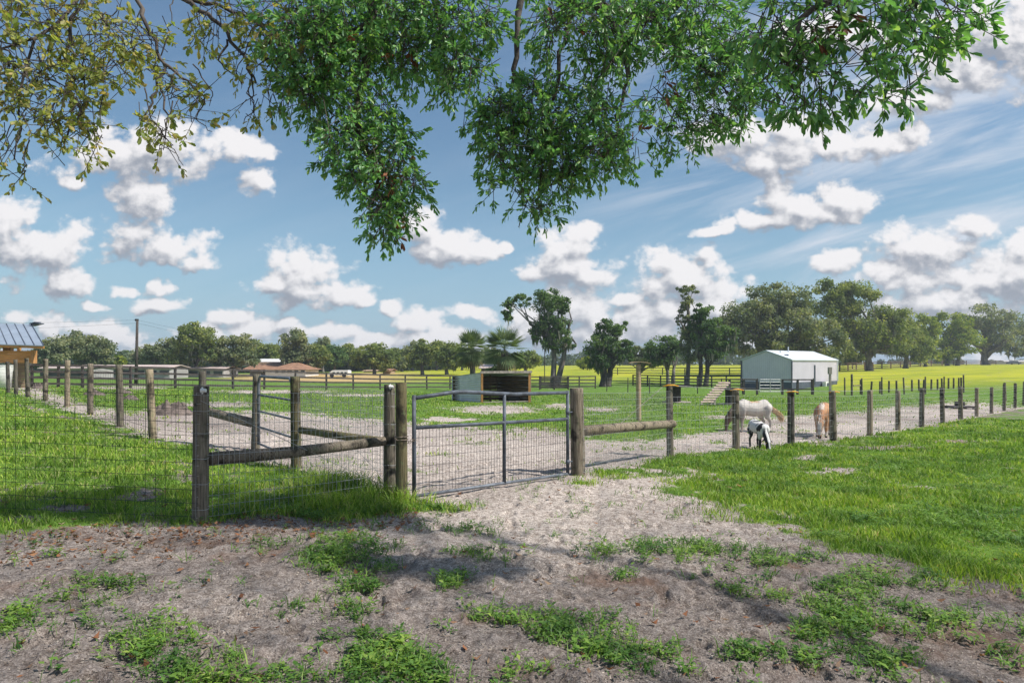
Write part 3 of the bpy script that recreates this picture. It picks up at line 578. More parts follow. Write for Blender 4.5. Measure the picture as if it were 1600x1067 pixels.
# ================================================================ board fences
def board_fence(label, pts, h, rails, mat, pw=.12, rh=.10, cat='fence', top_extra=0., thr=.04):
    P3 = [gpt(a, d) for a, d in pts]; f = thing('board_fence', P3[0], label, cat)
    pr = MB().box((0, 0, h/2-.1), (pw, pw, h+.2)).build('post', mat, None, local=True)
    for i, p in enumerate(P3):
        o = pr if i == 0 else pr.copy()
        if i: COL.objects.link(o)
        o.parent = f; o.location = p-P3[0]; o.rotation_euler = (RNG.normal(0, .012), RNG.normal(0, .012), RNG.normal(0, .1))
    for k in range(rails):
        z = h*(k+.72)/rails - (.02 if k == 0 else 0)
        if k == rails-1: z = h-rh*.5+top_extra
        mb = MB()
        for i in range(len(P3)-1):
            n_ = Vector((0, -pw/2-thr/2-.003, 0)); a, b = P3[i]+n_, P3[i+1]+n_; mb.bar(a+Vector((0, 0, z+RNG.normal(0, .01))), b+Vector((0, 0, z+RNG.normal(0, .01))), thr, rh)
        mb.build('rail', mat, f)
    return f
lf = [(30,40.5),(50,41),(91,41.5),(129,42),(204,43.5),(274,46),(320,47),(364,48.5),(413,50.5),(461,53),(510,56),(552,59),(594,62),(633,65),(667,68),(703,70.5),(740,72),(775,73),(810,73.5),(845,74),(865,74.5),(887,75),(905,75.5),(930,76.5)]
board_fence('long dark four-rail board fence across the back of the paddock on the left', lf, 1.42, 4, M['board'], .13, .13)
board_fence('four-rail board fence between the perch pole and the pale barn', [(989,86),(1012,85),(1032,84),(1050,83),(1070,82),(1090,81),(1112,80),(1135,79),(1158,78)], 1.35, 4, M['board'], .14, .13)
board_fence('thin far board fence seen through the trunks beyond the pasture gap', [(935,118),(965,118),(1000,118),(1035,118),(1070,117),(1105,116),(1140,115),(1165,115)], 1.25, 3, M['board'], .14, .12)
board_fence('faraway brown board fence climbing behind the barn to the spreading oak trees', [(1300,128),(1312,130),(1325,132),(1338,135),(1351,138),(1364,142),(1378,147),(1392,152),(1407,158),(1422,165),(1438,172),(1455,180),(1472,190),(1490,200),(1510,212),(1532,226),(1556,242),(1582,260),(1612,280),(1650,300)], 1.5, 4, M['board_brown'], .18, .16)
# a plank panel leaning on the board fence
gp = thing('cattle_panel', gpt(866, 72), 'dark plank panel standing against the board fence right of the tin shelter', 'fence panel')
A_ = [gpt(843, 72), gpt(866, 72), gpt(888, 72)]; mb = MB()
for z in (.25, .5, .75, 1.0, 1.2): mb.bar(A_[0]+Vector((0, 0, z)), A_[2]+Vector((0, 0, z)), .05, .17)
mb.build('slat_panel', M['board'], gp)
for p in A_: MB().bar(p+Vector((0, -.08, -.1)), p+Vector((0, -.08, 1.45)), .14, .1, (0, 1, 0)).build('post', M['board'], gp)
# wire paddock fence in the middle distance, with thin posts
def thin_fence(label, pts, h, wires, pr_, mat, wm, wr=.006):
    P3 = [gpt(a, d) for a, d in pts]; f = thing('wire_fence', P3[0], label, 'fence')
    pr = post_mesh(pr_, h, mat, 77, n=8).build('post', mat, None, smooth=True, local=True)
    for i, p in enumerate(P3):
        o = pr if i == 0 else pr.copy()
        if i: COL.objects.link(o)
        o.parent = f; o.location = p-P3[0]; o.rotation_euler = (RNG.normal(0, .02), RNG.normal(0, .02), i); o.scale = (1, 1, float(RNG.uniform(.94, 1.05)))
    mb = MB()
    for w in wires: mb.tube([p+Vector((0, -pr_-.006, w)) for p in P3], wr, 4)
    mb.build('wire', wm, f); return f
thin_fence('thin wire fence on slim dark posts left of and behind the spool tables', [(948,66),(981,62),(1015,58.5),(1053,57.5),(1090,56.5),(1127,56),(1160,56),(1183,56)], 1.3, (1.28, .9, .5), .045, M['board'], M['galv'])
thin_fence('wire fence of slim posts enclosing the yard right of the barn', [(1271,54),(1297,54),(1320,53),(1347,53),(1378,52.5),(1413,52.5),(1446,52.5),(1475,53),(1506,53.5)], 1.36, (1.2, .8, .3), .06, M['post_dark'], M['wire_dark'], .005)
for i, (a_, d_, h_) in enumerate([(1331,52,1.62),(1345,54,1.15),(1361,56,.95),(1375,55,.98),(1389,56,.95),(1401,56,.95),(1425,57,.95),(1436,57,.95),(1443,56,.98),(1455,58,.9),(1465,58,.9),(1472,58,.95),(1482,59,.9),(1490,59,.9),(1498,59,.9),(1502,59,.92),(1571,44,1.2)]):
    p = gpt(a_, d_); lab = {0: 'tallest wooden post right of the barn, joined by a crossbar to its neighbour', 16: 'lone dark post standing in the pasture near the right edge'}.get(i, 'short dark post standing loose in the row behind the yard fence right of the barn')
    o = post_mesh(.085 if i == 0 else .075, h_, None, 90+i, n=8).build('wooden_post', M['post_dark'], None, smooth=True, local=True); o.location = p; o.rotation_euler = (0, -.03 if i == 0 else RNG.normal(0, .03), i); tag(o, lab, 'post', 'loose short posts behind the yard fence' if 0 < i < 16 else None)
cb_ = MB().bar(gpt(1331, 52, .75)+Vector((.1, -.02, 0)), gpt(1345, 54, .70), .06, .08).build('crossbar', M['post'], None, loc=gpt(1338, 53, .7)); tag(cb_, 'thin crossbar nailed between two posts of the yard right of the barn', 'crossbar')
# ================================================================ tin goat shelter
sh = thing('animal_shelter', gpt(765, 32), 'low corrugated tin shelter with an open dark plank front', 'shelter')
z0 = float(gz(-.8, 32)); H = 1.42; fl = Vector((-1.42, 31.6, z0-.02)); frr = Vector((.84, 32.2, z0+.0)); dp = Vector((-1.50, 1.55, 0)); bl = fl+dp; br = frr+dp
def corr(mb, a, b, h0, h1, n=22, amp=.012, horiz=True, thick=.004):
    a, b = Vector(a), Vector(b); t_ = (b-a).normalized(); nn = t_.cross(Vector((0, 0, 1))).normalized(); m = n*6; vs = []
    for j in range(m+1):
        f = j/m; o = nn*amp*math.sin(f*n*2*math.pi); vs += [a+Vector((0, 0, h0*f))+o, b+Vector((0, 0, h1*f))+o, a+Vector((0, 0, h0*f))+o+nn*thick, b+Vector((0, 0, h1*f))+o+nn*thick]
    fs = []
    for j in range(m): k = j*4; fs += [(k, k+1, k+5, k+4), (k+2, k+6, k+7, k+3)]
    return mb.add(vs, fs)
corr(MB(), bl, fl+Vector((-.03, .03, 0)), H-.22, H, 13).build('side_wall', M['tin_side'], sh); corr(MB(), br, frr+Vector((.06, .0, 0)), H-.22, H, 16).build('side_wall', M['tin_side'], sh)
for k_ in range(1): pass
mb = MB(); 
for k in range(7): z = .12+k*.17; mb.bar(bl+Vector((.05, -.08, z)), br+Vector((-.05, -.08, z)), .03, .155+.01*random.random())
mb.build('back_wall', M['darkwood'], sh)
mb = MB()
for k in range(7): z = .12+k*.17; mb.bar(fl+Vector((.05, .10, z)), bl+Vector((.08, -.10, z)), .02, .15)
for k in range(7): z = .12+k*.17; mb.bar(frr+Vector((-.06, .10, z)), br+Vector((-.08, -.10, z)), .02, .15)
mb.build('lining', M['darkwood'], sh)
MB().bar(fl+Vector((-.05, -.03, H+.03)), frr+Vector((.1, -.03, H+.02)), .05, .11).build('fascia', M['greywood'], sh)
mb = MB(); up = Vector((0, 0, .03)); A1, A2, A3, A4 = fl+Vector((-.08, -.0, H-.02)), frr+Vector((.12, -.0, H-.02)), br+Vector((.02, .04, H-.24)), bl+Vector((-.02, .04, H-.24)); mb.add([A1+up, A2+up, A3+up, A4+up, A1+up*1.3, A2+up*1.3, A3+up*1.3, A4+up*1.3], [(0, 3, 2, 1), (4, 5, 6, 7), (0, 1, 5, 4), (1, 2, 6, 5), (2, 3, 7, 6), (3, 0, 4, 7)]); mb.build('roof', M['tin_roof'], sh)
for p in (fl+Vector((.03, -.0, 0)), frr+Vector((-.02, 0, 0))): MB().bar(p, p+Vector((0, 0, H-.03)), .10, .08, (0, 1, 0)).build('front_post', M['lumber'], sh)
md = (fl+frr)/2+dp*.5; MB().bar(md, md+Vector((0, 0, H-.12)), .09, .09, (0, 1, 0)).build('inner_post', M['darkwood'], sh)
MB().bar(fl+Vector((.08, .0, .06)), frr+Vector((-.06, 0, .06)), .05, .05).build('sill', M['greywood'], sh)
# small dark animal lying inside
# ================================================================ goat tables (cable spools) and ramp
def spool(c, rt, h, label, disc_h=.05, rc=.2):
    s = thing('cable_spool', c, label, 'spool table', 'cable spools used as goat tables')
    def cyl(z0, z1, r, n=24):
        mb = MB(); mb.tube([c+Vector((0, 0, z0)), c+Vector((0, 0, z1))], r, n); return mb
    cyl(.0, disc_h, rt*1.0).build('base_disc', M['greywood'], s); cyl(disc_h, h-disc_h, rc, 20).build('drum', M['board'], s); cyl(h-disc_h, h, rt).build('top_disc', M['board'], s); return s
spool(gpt(1057, 35), .74, .86, 'grey cable spool table without a ramp, behind the wire fence', rc=.22); spool(gpt(1143, 33.6), .66, .84, 'cable spool table with the white plank ramp leaning on it', rc=.30)
rp = thing('ramp', gpt(1112, 33), 'pale slatted plank ramp leaning up to a spool table', 'ramp'); a = P(1103, 631.5, 32.3); b = P(1133, 598, 33.5); side = Vector((.30, .05, 0))
mb = MB(); mb.bar(a-side*.8, b-side*.8, .05, .07).bar(a+side*.8, b+side*.8, .05, .07); mb.build('stringer', M['greywood'], rp)
mb = MB()
for k in range(9): p = a.lerp(b, (k+.5)/9)+Vector((0, 0, .055)); d_ = (b-a).normalized(); mb.box(p, (.62, .115, .03), M=Matrix.Rotation(math.radians(8), 4, 'Z') @ Matrix.Rotation(math.asin(max(-1, min(1, d_.z))), 4, 'X'))
mb.build('slat', M['rampboard'], rp)
bk = MB().box((0, 0, .12), (.1, .3, .24), .2).build('block', M['greywood'], None, local=True); bk.location = gpt(1114.5, 33); tag(bk, 'short wooden prop block beside the ramp foot', 'block')
# flat low platform on the far right grass
pf = thing('low_platform', gpt(1500, 36), 'low dark flat platform with a small box, lying on the grass at the right', 'platform'); c = gpt(1500, 36)
MB().box(c+Vector((0, 0, .10)), (1.25, .9, .08)).build('deck', M['board'], pf); MB().box(c+Vector((.05, .1, .25)), (.36, .3, .22)).build('box', M['board'], pf)
mb = MB(); [mb.box(c+Vector((x_, y_, .03)), (.12, .12, .08)) for x_ in (-.5, .5) for y_ in (-.35, .35)]; mb.build('foot', M['board'], pf)
# perch pole
pp = thing('perch_pole', gpt(998, 20.7), 'tall brown pole with a small curved tan roof cap', 'pole'); c = gpt(998, 20.7)
o = post_mesh(.078, 1.72, None, 5).build('pole', M['tan'], pp, smooth=True, local=True)
mb = MB(); xs = np.linspace(-.30, .34, 9)
for y_ in (-.16, .16):
    for x_ in xs: mb.v.append((c.x+x_, c.y+y_, c.z+1.71+.07*math.cos(x_*3.6))); mb.v.append((c.x+x_, c.y+y_, c.z+1.73+.07*math.cos(x_*3.6)))
n_ = len(xs)*2
for i in range(len(xs)-1): a0 = 2*i; mb.f += [(a0+1, a0+3, n_+a0+3, n_+a0+1), (a0, n_+a0, n_+a0+2, a0+2), (a0, a0+2, a0+3, a0+1), (n_+a0, n_+a0+1, n_+a0+3, n_+a0+2)]
mb.build('cap', M['tan'], pp)
# ================================================================ pale steel barn
B0 = Vector((28.5, 69.6, 0)); B0.z = float(gz(28.5, 69.6))-.05; aa = math.radians(48); sdv = Vector((math.sin(aa), math.cos(aa), 0)); gdv = Vector((-math.cos(aa), math.sin(aa), 0)); BL, BW, BH, BR = 10.9, 5.5, 3.05, .95
barn = thing('barn', B0, 'pale blue-grey steel barn with a low gable roof and slate skirting', 'barn'); bp = lambda s, g_, z: B0+sdv*s+gdv*g_+Vector((0, 0, z))
def ribwall(mb, a, b, z0, topf, step=.23, amp=.03, out=None):
    a, b = Vector(a), Vector(b); L = (b-a).length; t_ = (b-a)/L; n = int(L/step); vs = []; fs = []
    for i in range(n):
        for f, o in ((0, 0), (.72, 0), (.78, amp), (.94, amp)):
            s = (i+f)*step; p = a+t_*s+out*o; vs += [p+Vector((0, 0, z0)), p+Vector((0, 0, topf(s/L)))]
    vs += [b+Vector((0, 0, z0)), b+Vector((0, 0, topf(1)))]
    for i in range(len(vs)//2-1): fs.append((2*i, 2*i+2, 2*i+3, 2*i+1))
    return mb.add(vs, fs)
nS = -gdv; nG = -sdv; gab = lambda f: BH+BR*(1-abs(2*f-1))-.02
ribwall(MB(), bp(0, 0, 0), bp(0, BW, 0), .78, gab, out=nG).build('gable_wall', M['barnwall'], barn); ribwall(MB(), bp(0, 0, 0), bp(BL, 0, 0), .78, lambda f: BH, out=nS).build('side_wall', M['barnwall'], barn)
ribwall(MB(), bp(0, BW, 0), bp(BL, BW, 0), .1, lambda f: BH, out=gdv).build('side_wall', M['barnwall'], barn); ribwall(MB(), bp(BL, 0, 0), bp(BL, BW, 0), .1, gab, out=sdv).build('gable_wall', M['barnwall'], barn)
mb = MB(); mb.bar(bp(.02, .0, .38)+nG*.0, bp(.02, BW, .38), .1, .80).bar(bp(0, .02, .38), bp(BL, .02, .38), .1, .80); mb.build('skirting', M['barndark'], barn)
ov = .12; mb = MB(); zr = BH+BR+.02
for g0, g1, za, zb_ in ((-ov, BW/2, BH-.03, zr), (BW/2, BW+ov, zr, BH-.03)):
    for th in (0,): mb.add([bp(-ov, g0, za), bp(BL+ov, g0, za), bp(BL+ov, g1, zb_), bp(-ov, g1, zb_), bp(-ov, g0, za+.09), bp(BL+ov, g0, za+.09), bp(BL+ov, g1, zb_+.09), bp(-ov, g1, zb_+.09)], [(0, 3, 2, 1), (4, 5, 6, 7), (0, 1, 5, 4), (2, 3, 7, 6), (1, 2, 6, 5), (3, 0, 4, 7)])
mb.build('roof', M['barnroof'], barn)
for s, g_ in ((0, 0), (0, BW)): MB().bar(bp(s, g_, .75)+nG*.05+(nS if g_ == 0 else gdv)*.05, bp(s, g_, BH-.06)+nG*.05+(nS if g_ == 0 else gdv)*.05, .12, .12, (0, 1, 0)).build('corner_trim', M['barndark'], barn)
MB().bar(bp(BL, 0, .75)+nS*.05, bp(BL, 0, BH-.06)+nS*.05, .12, .12, (0, 1, 0)).build('corner_trim', M['barnroof'], barn)
MB().bar(bp(5.1, 0, .5)+nS*.06, bp(5.1, 0, 2.55)+nS*.06, .16, .08, (0, 1, 0)).build('door_gap', M['barndark'], barn)
MB().box(bp(7.2, 0, .38)+nS*.35, (.9, .4, .76), -math.atan2(sdv.x, sdv.y)+math.pi/2).build('air_conditioner', M['white'], barn)
c = bp(7.2, 0, .40)+nS*.58; MB().tube([c, c+nS*.03], .24, 18).build('fan_grille', M['barndark'], barn)
for s, g_, h_, r_ in ((4.2, 2.4, .6, .06), (1.6, 2.0, .28, .06)): z = BH+BR*(g_/(BW/2))+.05; MB().tube([bp(s, g_, z-.05), bp(s, g_, z+h_)], r_, 10).build('vent_pipe', M['barnroof'], barn)
MB().box(bp(1.3, 1.2, BH+.55), (.35, .3, .14), .4).build('roof_vent', M['barndark'], barn)
# yard gate and its rails before the barn
yg = thing('tube_gate', gpt(1203, 54), 'pale tube gate before the barn gable', 'gate'); a, b = gpt(1187, 54), gpt(1220, 54)
mb = MB()
for z in (.25, .5, .75, 1.0, 1.2): mb.tube([a+Vector((0, 0, z)), b+Vector((0, 0, z))], .03, 6)
mb.build('bar', M['galv'], yg); mb = MB(); [MB().tube([a.lerp(b, f)+Vector((0, 0, .2)), a.lerp(b, f)+Vector((0, 0, 1.25))], .035, 6).build('stile', M['galv'], yg) for f in (0, .5, 1)]
board_fence('rail fence section right of the pale tube gate before the barn', [(1222.5,54.5),(1246,54.5),(1269,54.5)], 1.24, 2, M['board'], .15, .10)
board_fence('rail fence section left of the pale tube gate before the barn', [(1140,54.6),(1162,54.6),(1183,54.6)], 1.24, 2, M['board'], .15, .10)
mp = thing('meter_pole', gpt(1297, 50), 'tall pale square pole with a box at its top right of the barn', 'pole'); c = gpt(1297, 50)
MB().bar(c, c+Vector((0, 0, 1.9)), .14, .12, (0, 1, 0)).build('post', M['greywood'], mp); MB().box(c+Vector((-.02, 0, 1.9)), (.24, .2, .5)).build('box', M['greywood'], mp)
# ================================================================ wooden deck with metal roof at the far left
cab = thing('wooden_pavilion', gpt(10, 39), 'raised orange pine pavilion with a grey standing-seam roof at the left edge', 'pavilion')
def quad_slab(mb, pts, th, up=Vector((0, 0, 1))):
    p = [Vector(q) for q in pts]; return mb.add(p+[q+up*th for q in p], [(0, 3, 2, 1), (4, 5, 6, 7), (0, 1, 5, 4), (1, 2, 6, 5), (2, 3, 7, 6), (3, 0, 4, 7)])
e0, e1, r0_, r1_ = P(-160, 534, 38), P(68, 541, 38), P(-160, 505, 41.5), P(49, 508, 41.5); mb = quad_slab(MB(), [e0, e1, r1_, r0_], .05)
back1, back0 = Vector((2*r1_.x-e1.x, 45, e1.z)), Vector((2*r0_.x-e0.x, 45, e0.z)); quad_slab(mb, [r0_, r1_, back1, back0], .05); mb.build('roof', M['tin_roof'], cab)
for k in range(17): f = k/16; MB().bar(e0.lerp(e1, f)+Vector((0, 0, .065)), r0_.lerp(r1_, f)+Vector((0, 0, .065)), .035, .05).build('seam', M['barndark'], cab)
MB().bar(e0+Vector((0, .05, -.06)), e1+Vector((0, .05, -.06)), .05, .13).build('fascia', M['lumber_h'], cab)
xr, xl = P(53, 560, 38.6).x, P(-160, 560, 38.6).x; zt, zb_ = P(0, 548, 38.6).z, P(0, 567, 38.6).z; mb = MB()
for k in range(4): z = zb_+(zt-zb_)*(k+.5)/4; mb.box(((xl+xr)/2, 38.6, z), (xr-xl, .09, (zt-zb_)/4-.004))
mb.build('plank_band', M['lumber_h'], cab); MB().box((xr+.0, 38.6, (zt+zb_)/2), (.16, .3, zt-zb_+.05)).build('end_post', M['lumber'], cab)
mb = MB()
for k in range(4): z = zb_+(zt-zb_)*(k+.5)/4; mb.bar((xr-.05, 38.7, z), (xr-2.9, 42.0, z), .09, (zt-zb_)/4-.015)
mb.build('plank_band', M['lumber_h'], cab)
for px_ in (-100, -30, 13): p = P(px_, 545, 39.5); MB().box((p.x, p.y, 2.45), (.42 if px_ == 13 else .2, .3, .5)).build('post_block', M['lumber'], cab)
MB().box((P(30, 0, 42).x, 42.0, 2.0), (.16, .16, 3.2)).build('rear_post', M['lumber'], cab)
x0, x1 = P(15, 0, 39).x, P(40, 0, 39).x; mb = MB(); zg0 = float(gz(x0, 39))
for k in range(9): mb.box(((x0+x1)/2, 39.2, zg0+.07+k*.165), (x1-x0, .06, .15))
mb.build('board_wall', M['tan'], cab)
tk = thing('water_tank', gpt(2, 38), 'white tapered tank standing under the wooden pavilion', 'tank'); c = gpt(0, 38)
MB().tube([c, c+Vector((0, 0, .9)), c+Vector((0, 0, 1.15)), c+Vector((0, 0, 1.22))], [.52, .58, .66, .66], 24).build('barrel', M['white'], tk, smooth=True); MB().tube([c+Vector((0, 0, 1.22)), c+Vector((0, 0, 1.27))], .70, 24).build('lid', M['white'], tk)
sl_ = thing('solar_light', P(50, 508, 41.4), 'pair of dark tilted solar panels on the pavilion ridge', 'solar lights')
for (a_, b_) in (((50, 506, 41.4), (60, 503.5, 41.2)), ((50, 509, 41.4), (65, 505.5, 41.2))): MB().bar(P(*a_), P(*b_), .35, .05).build('panel', M['barndark'], sl_)
MB().tube([P(46, 511, 41.4), P(52, 504, 41.4)], .03, 6).build('arm', M['black'], sl_)
# utility pole and lines
up_ = thing('utility_pole', gpt(212.5, 66), 'slim dark utility pole rising above the left tree line', 'utility pole'); c = gpt(212.5, 66); tp = P(214.5, 500, 66)
MB().tube([c, tp], [.16, .11], 10).build('pole', M['pole'], up_, smooth=True); MB().box(tp+Vector((-.05, 0, .0)), (.3, .16, .2)).build('cap', M['black'], up_)
pl = thing('power_line', tp, 'thin sagging wires strung from the slim utility pole', 'power line')
for k, (px_, py_, d_) in enumerate(((-900, 470, 66), (-900, 500, 66), (470, 528, 150), (470, 536, 150))):
    e = P(px_, py_, d_); s = tp+Vector((0, 0, -.3*(k % 2))); MB().tube([s.lerp(e, f)+Vector((0, 0, -1.1*4*f*(1-f))) for f in np.linspace(0, 1, 13)], .008, 4).build('wire', M['black'], pl)
# far lamp posts, thin poles near the bent tree
for px_, d_, t_, lab in ((851, 95, 545, 'thin pale pole left of the bent moss-hung tree trunk'), (1262 if False else 878, 130, 556, 'thin faraway pole right of the forked grey trunks')):
    c = gpt(px_, d_); o = MB().tube([Vector((0, 0, 0)), Vector((0, 0, P(px_, t_, d_).z-c.z))], .07, 6).build('thin_pole', M['pole'], None, local=True); o.location = c; tag(o, lab, 'pole')
# ================================================================ far buildings
def hip(mb, c, w, dpt, z0, h, ov=.5, ridge=.4):
    x, y = c; w2, d2 = w/2+ov, dpt/2+ov; rr = w2*ridge
    vs = [(x-w2, y-d2, z0), (x+w2, y-d2, z0), (x+w2, y+d2, z0), (x-w2, y+d2, z0), (x-rr, y, z0+h), (x+rr, y, z0+h)]
    return mb.add(vs, [(0, 1, 5, 4), (1, 2, 5), (2, 3, 4, 5), (3, 0, 4), (3, 2, 1, 0)])
ho = thing('house', gpt(430, 118), 'white house with brown hip roofs and a white metal upper roof left of the middle', 'house'); d = 118; X_ = lambda px_, dd=118: (px_-800)/F*dd; Zp = lambda py_, dd=118: CH-(py_-HZ)/F*dd
zb0 = Zp(588); MB().box(((X_(412)+X_(480))/2, d+4, (Zp(578)+zb0)/2), (X_(480)-X_(412)-.6, 8, Zp(578)-zb0)).build('wall', M['housewhite'], ho)
mb = MB(); hip(mb, ((X_(421)+X_(480))/2, d+4), X_(480)-X_(421), 8, Zp(577.5), 1.25, .4, .12); mb.build('roof', M['terra'], ho)
mb = MB(); hip(mb, ((X_(385)+X_(445))/2, d+7), X_(445)-X_(385), 8, Zp(577.5), 1.3, .5, .4); mb.build('roof', M['terra'], ho)
mb = MB(); hip(mb, ((X_(368)+X_(400))/2, d+7), X_(400)-X_(368), 8, Zp(579.5), 1.2, .5, .5); mb.build('roof', M['terra'], ho)
MB().box(((X_(373)+X_(420))/2, d+8, (Zp(579)+zb0)/2), (X_(420)-X_(373), 6, Zp(579)-zb0)).build('wall', M['housewhite'], ho)
d2 = 128; MB().box(((X_(393, d2)+X_(452, d2))/2, d2+3, (Zp(573, d2)+Zp(565, d2))/2), (X_(450, d2)-X_(394, d2), 6, .9)).build('wall', M['tan'], ho)
mb = MB(); quad_slab(mb, [(X_(393, d2), d2-.5, Zp(573, d2)), (X_(445, d2), d2-.5, Zp(573, d2)), (X_(443, d2), d2+3.5, Zp(561, d2)), (X_(391, d2), d2+3.5, Zp(561, d2))], .08); quad_slab(mb, [(X_(391, d2), d2+3.5, Zp(561, d2)), (X_(443, d2), d2+3.5, Zp(561, d2)), (X_(445, d2), d2+8, Zp(570, d2)), (X_(393, d2), d2+8, Zp(570, d2))], .08); mb.build('roof', M['whiteroof'], ho)
for a_, b_ in ((430,435),(440,446),(449,456),(460,466),(470,476)): MB().box(((X_(a_)+X_(b_))/2, d-.02, Zp(580.6)), (X_(b_)-X_(a_), .08, .42)).build('window', M['glass'], ho)
def low_house(px0, px1, d, ytop, yeave, ybase, label, roofm, wallm, wins=0, cat='house', nm='house'):
    o = thing(nm, gpt((px0+px1)/2, d), label, cat); x0, x1 = X_(px0, d), X_(px1, d); zt, ze, zb = Zp(ytop, d), Zp(yeave, d), Zp(ybase, d)-.3
    MB().box(((x0+x1)/2, d+3, (ze+zb)/2), (x1-x0-.6, 6, ze-zb)).build('wall', wallm, o)
    mb = MB(); quad_slab(mb, [(x0, d-.5, ze), (x1, d-.5, ze), (x1, d+3, zt), (x0, d+3, zt)], .1); quad_slab(mb, [(x0, d+3, zt), (x1, d+3, zt), (x1, d+6.5, ze), (x0, d+6.5, ze)], .1); mb.build('roof', roofm, o)
    for k in range(wins): xx = x0+(x1-x0)*(k+.6)/(wins+.2); MB().box((xx, d-.02, (ze*.62+zb*.38)), (1.4, .08, (ze-zb)*.4)).build('window', M['glass'], o)
    return o
low_house(62, 140, 92, 571, 576, 592, 'long low house with a faded pink roof and white walls at the far left', M['pinkroof'], M['housedim'], 5)
low_house(150, 268, 104, 571, 575.5, 590, 'widest low pink-roofed house behind the utility pole', M['pinkroof'], M['housedim'], 6)
low_house(272, 352, 112, 573, 577, 589, 'low pink-roofed house hidden behind the thick end post', M['pinkroof'], M['housedim'], 4)
low_house(596, 612, 130, 577, 580, 585, 'tiny brown shed in the tan field left of the palm trees', M['terra'], M['tan'], 0, 'shed', 'shed')
low_house(566, 590, 150, 578.5, 580, 584, 'tiny flat tan shed far off in the tan field', M['tan'], M['terra'], 0, 'shed', 'shed')
low_house(748, 776, 84, 570.5, 576, 592, 'small pink-roofed hut between the two palm trunks behind the tin shelter', M['pinkroof'], M['darkwood'], 0, 'hut', 'hut')
low_house(1570, 1640, 330, 563, 565.5, 570, 'faraway white low house at the right edge behind the oak', M['whiteroof'], M['housewhite'], 3)
rv = thing('camper_van', gpt(528, 112), 'white camper van parked beyond the board fence', 'camper van'); x0, x1 = X_(512, 112), X_(544, 112); c = Vector(((x0+x1)/2, 112, 0)); zb = float(gz(c.x, 112)); zt = Zp(578.5, 112)
prof = [(x0, zb+.35), (x1, zb+.35), (x1, zt-.1), (x1-.15, zt), (x0+.75, zt), (x0+.3, zt-.35), (x0+.02, zt-.8)]
mb = MB(); m_ = len(prof); mb.add([(a_, 112, b_) for a_, b_ in prof]+[(a_, 114.2, b_) for a_, b_ in prof], [tuple(range(m_)), tuple(range(2*m_-1, m_-1, -1))]+[(i, i+m_, (i+1) % m_+m_, (i+1) % m_) for i in range(m_)]); mb.build('body', M['white'], rv)
for f in (.3, .5, .7, .88): MB().box((x0+(x1-x0)*f, 111.97, zt-.42), (.38, .06, .26)).build('window', M['glass'], rv)
for f in (.2, .8): cc = Vector((x0+(x1-x0)*f, 112, zb+.33)); MB().tube([cc+Vector((0, -.05, 0)), cc+Vector((0, .2, 0))], .33, 14).build('wheel', M['black'], rv)
car = thing('parked_car', gpt(1585, 250), 'dark car parked at the far right by the distant fence', 'car'); x0 = X_(1577, 250); zb = float(gz(x0, 250)); prof = [(0, .3), (4.4, .3), (4.4, .85), (3.6, .95), (3.0, 1.45), (1.4, 1.45), (.8, .95), (0, .85)]; m_ = len(prof)
mb = MB(); mb.add([(x0+a_, 250, zb+b_) for a_, b_ in prof]+[(x0+a_, 251.7, zb+b_) for a_, b_ in prof], [tuple(range(m_)), tuple(range(2*m_-1, m_-1, -1))]+[(i, i+m_, (i+1) % m_+m_, (i+1) % m_) for i in range(m_)]); mb.build('body', M['barndark'], car)
for f in (.9, 3.5): cc = Vector((x0+f, 250, zb+.32)); MB().tube([cc+Vector((0, -.05, 0)), cc+Vector((0, .2, 0))], .32, 12).build('wheel', M['black'], car)
# ================================================================ rocks / hoof-dug clods in the paddock
M['clod'] = flat('dark_clod', (.20, .16, .14), .6, 7., .95, bump=.8, c2=(.06, .05, .045))
def mound(px_, d_, w, h, label, seed):
    c = gpt(px_, d_); rg = np.random.default_rng(seed); X, Y = np.meshgrid(np.linspace(-1, 1, 40), np.linspace(-1, 1, 22)); r = np.hypot(X, Y)
    Z = h*np.clip(1-r**2, 0, 1)*(.35+1.3*fbm(X*3+seed, Y*3, 0, seed, 3))*(.5+fbm(X*9, Y*9, 0, seed+3, 2))-.03
    V = np.stack([c.x+X*w/2, c.y+Y*w*.35, c.z+Z], -1).reshape(-1, 3); i = np.arange(21)[:, None]*40+np.arange(39)[None]; Fq = np.stack([i, i+1, i+41, i+40], -1).reshape(-1, 4)
    return tag(mesh_np('dirt_mound', V, [Fq], M['clod'], smooth=True, org=(c.x, c.y, c.z)), label, 'dirt mound', 'small mounds of roots and dirt in the paddock')
mound(268, 17.2, 1.2, .30, 'largest root and dirt mound, just left of the thick end post', 1); mound(147, 27, .95, .20, 'flat dirt mound beside the third fence post from the pavilion side', 2); mound(193, 30, 1.0, .16, 'farthest small dirt mound out on the green of the paddock', 3); mound(203, 23.5, .75, .16, 'small dirt mound nearer the row of posts', 4); mound(60, 37, .8, .3, 'pale dirt heap beside the wooden pavilion', 5)
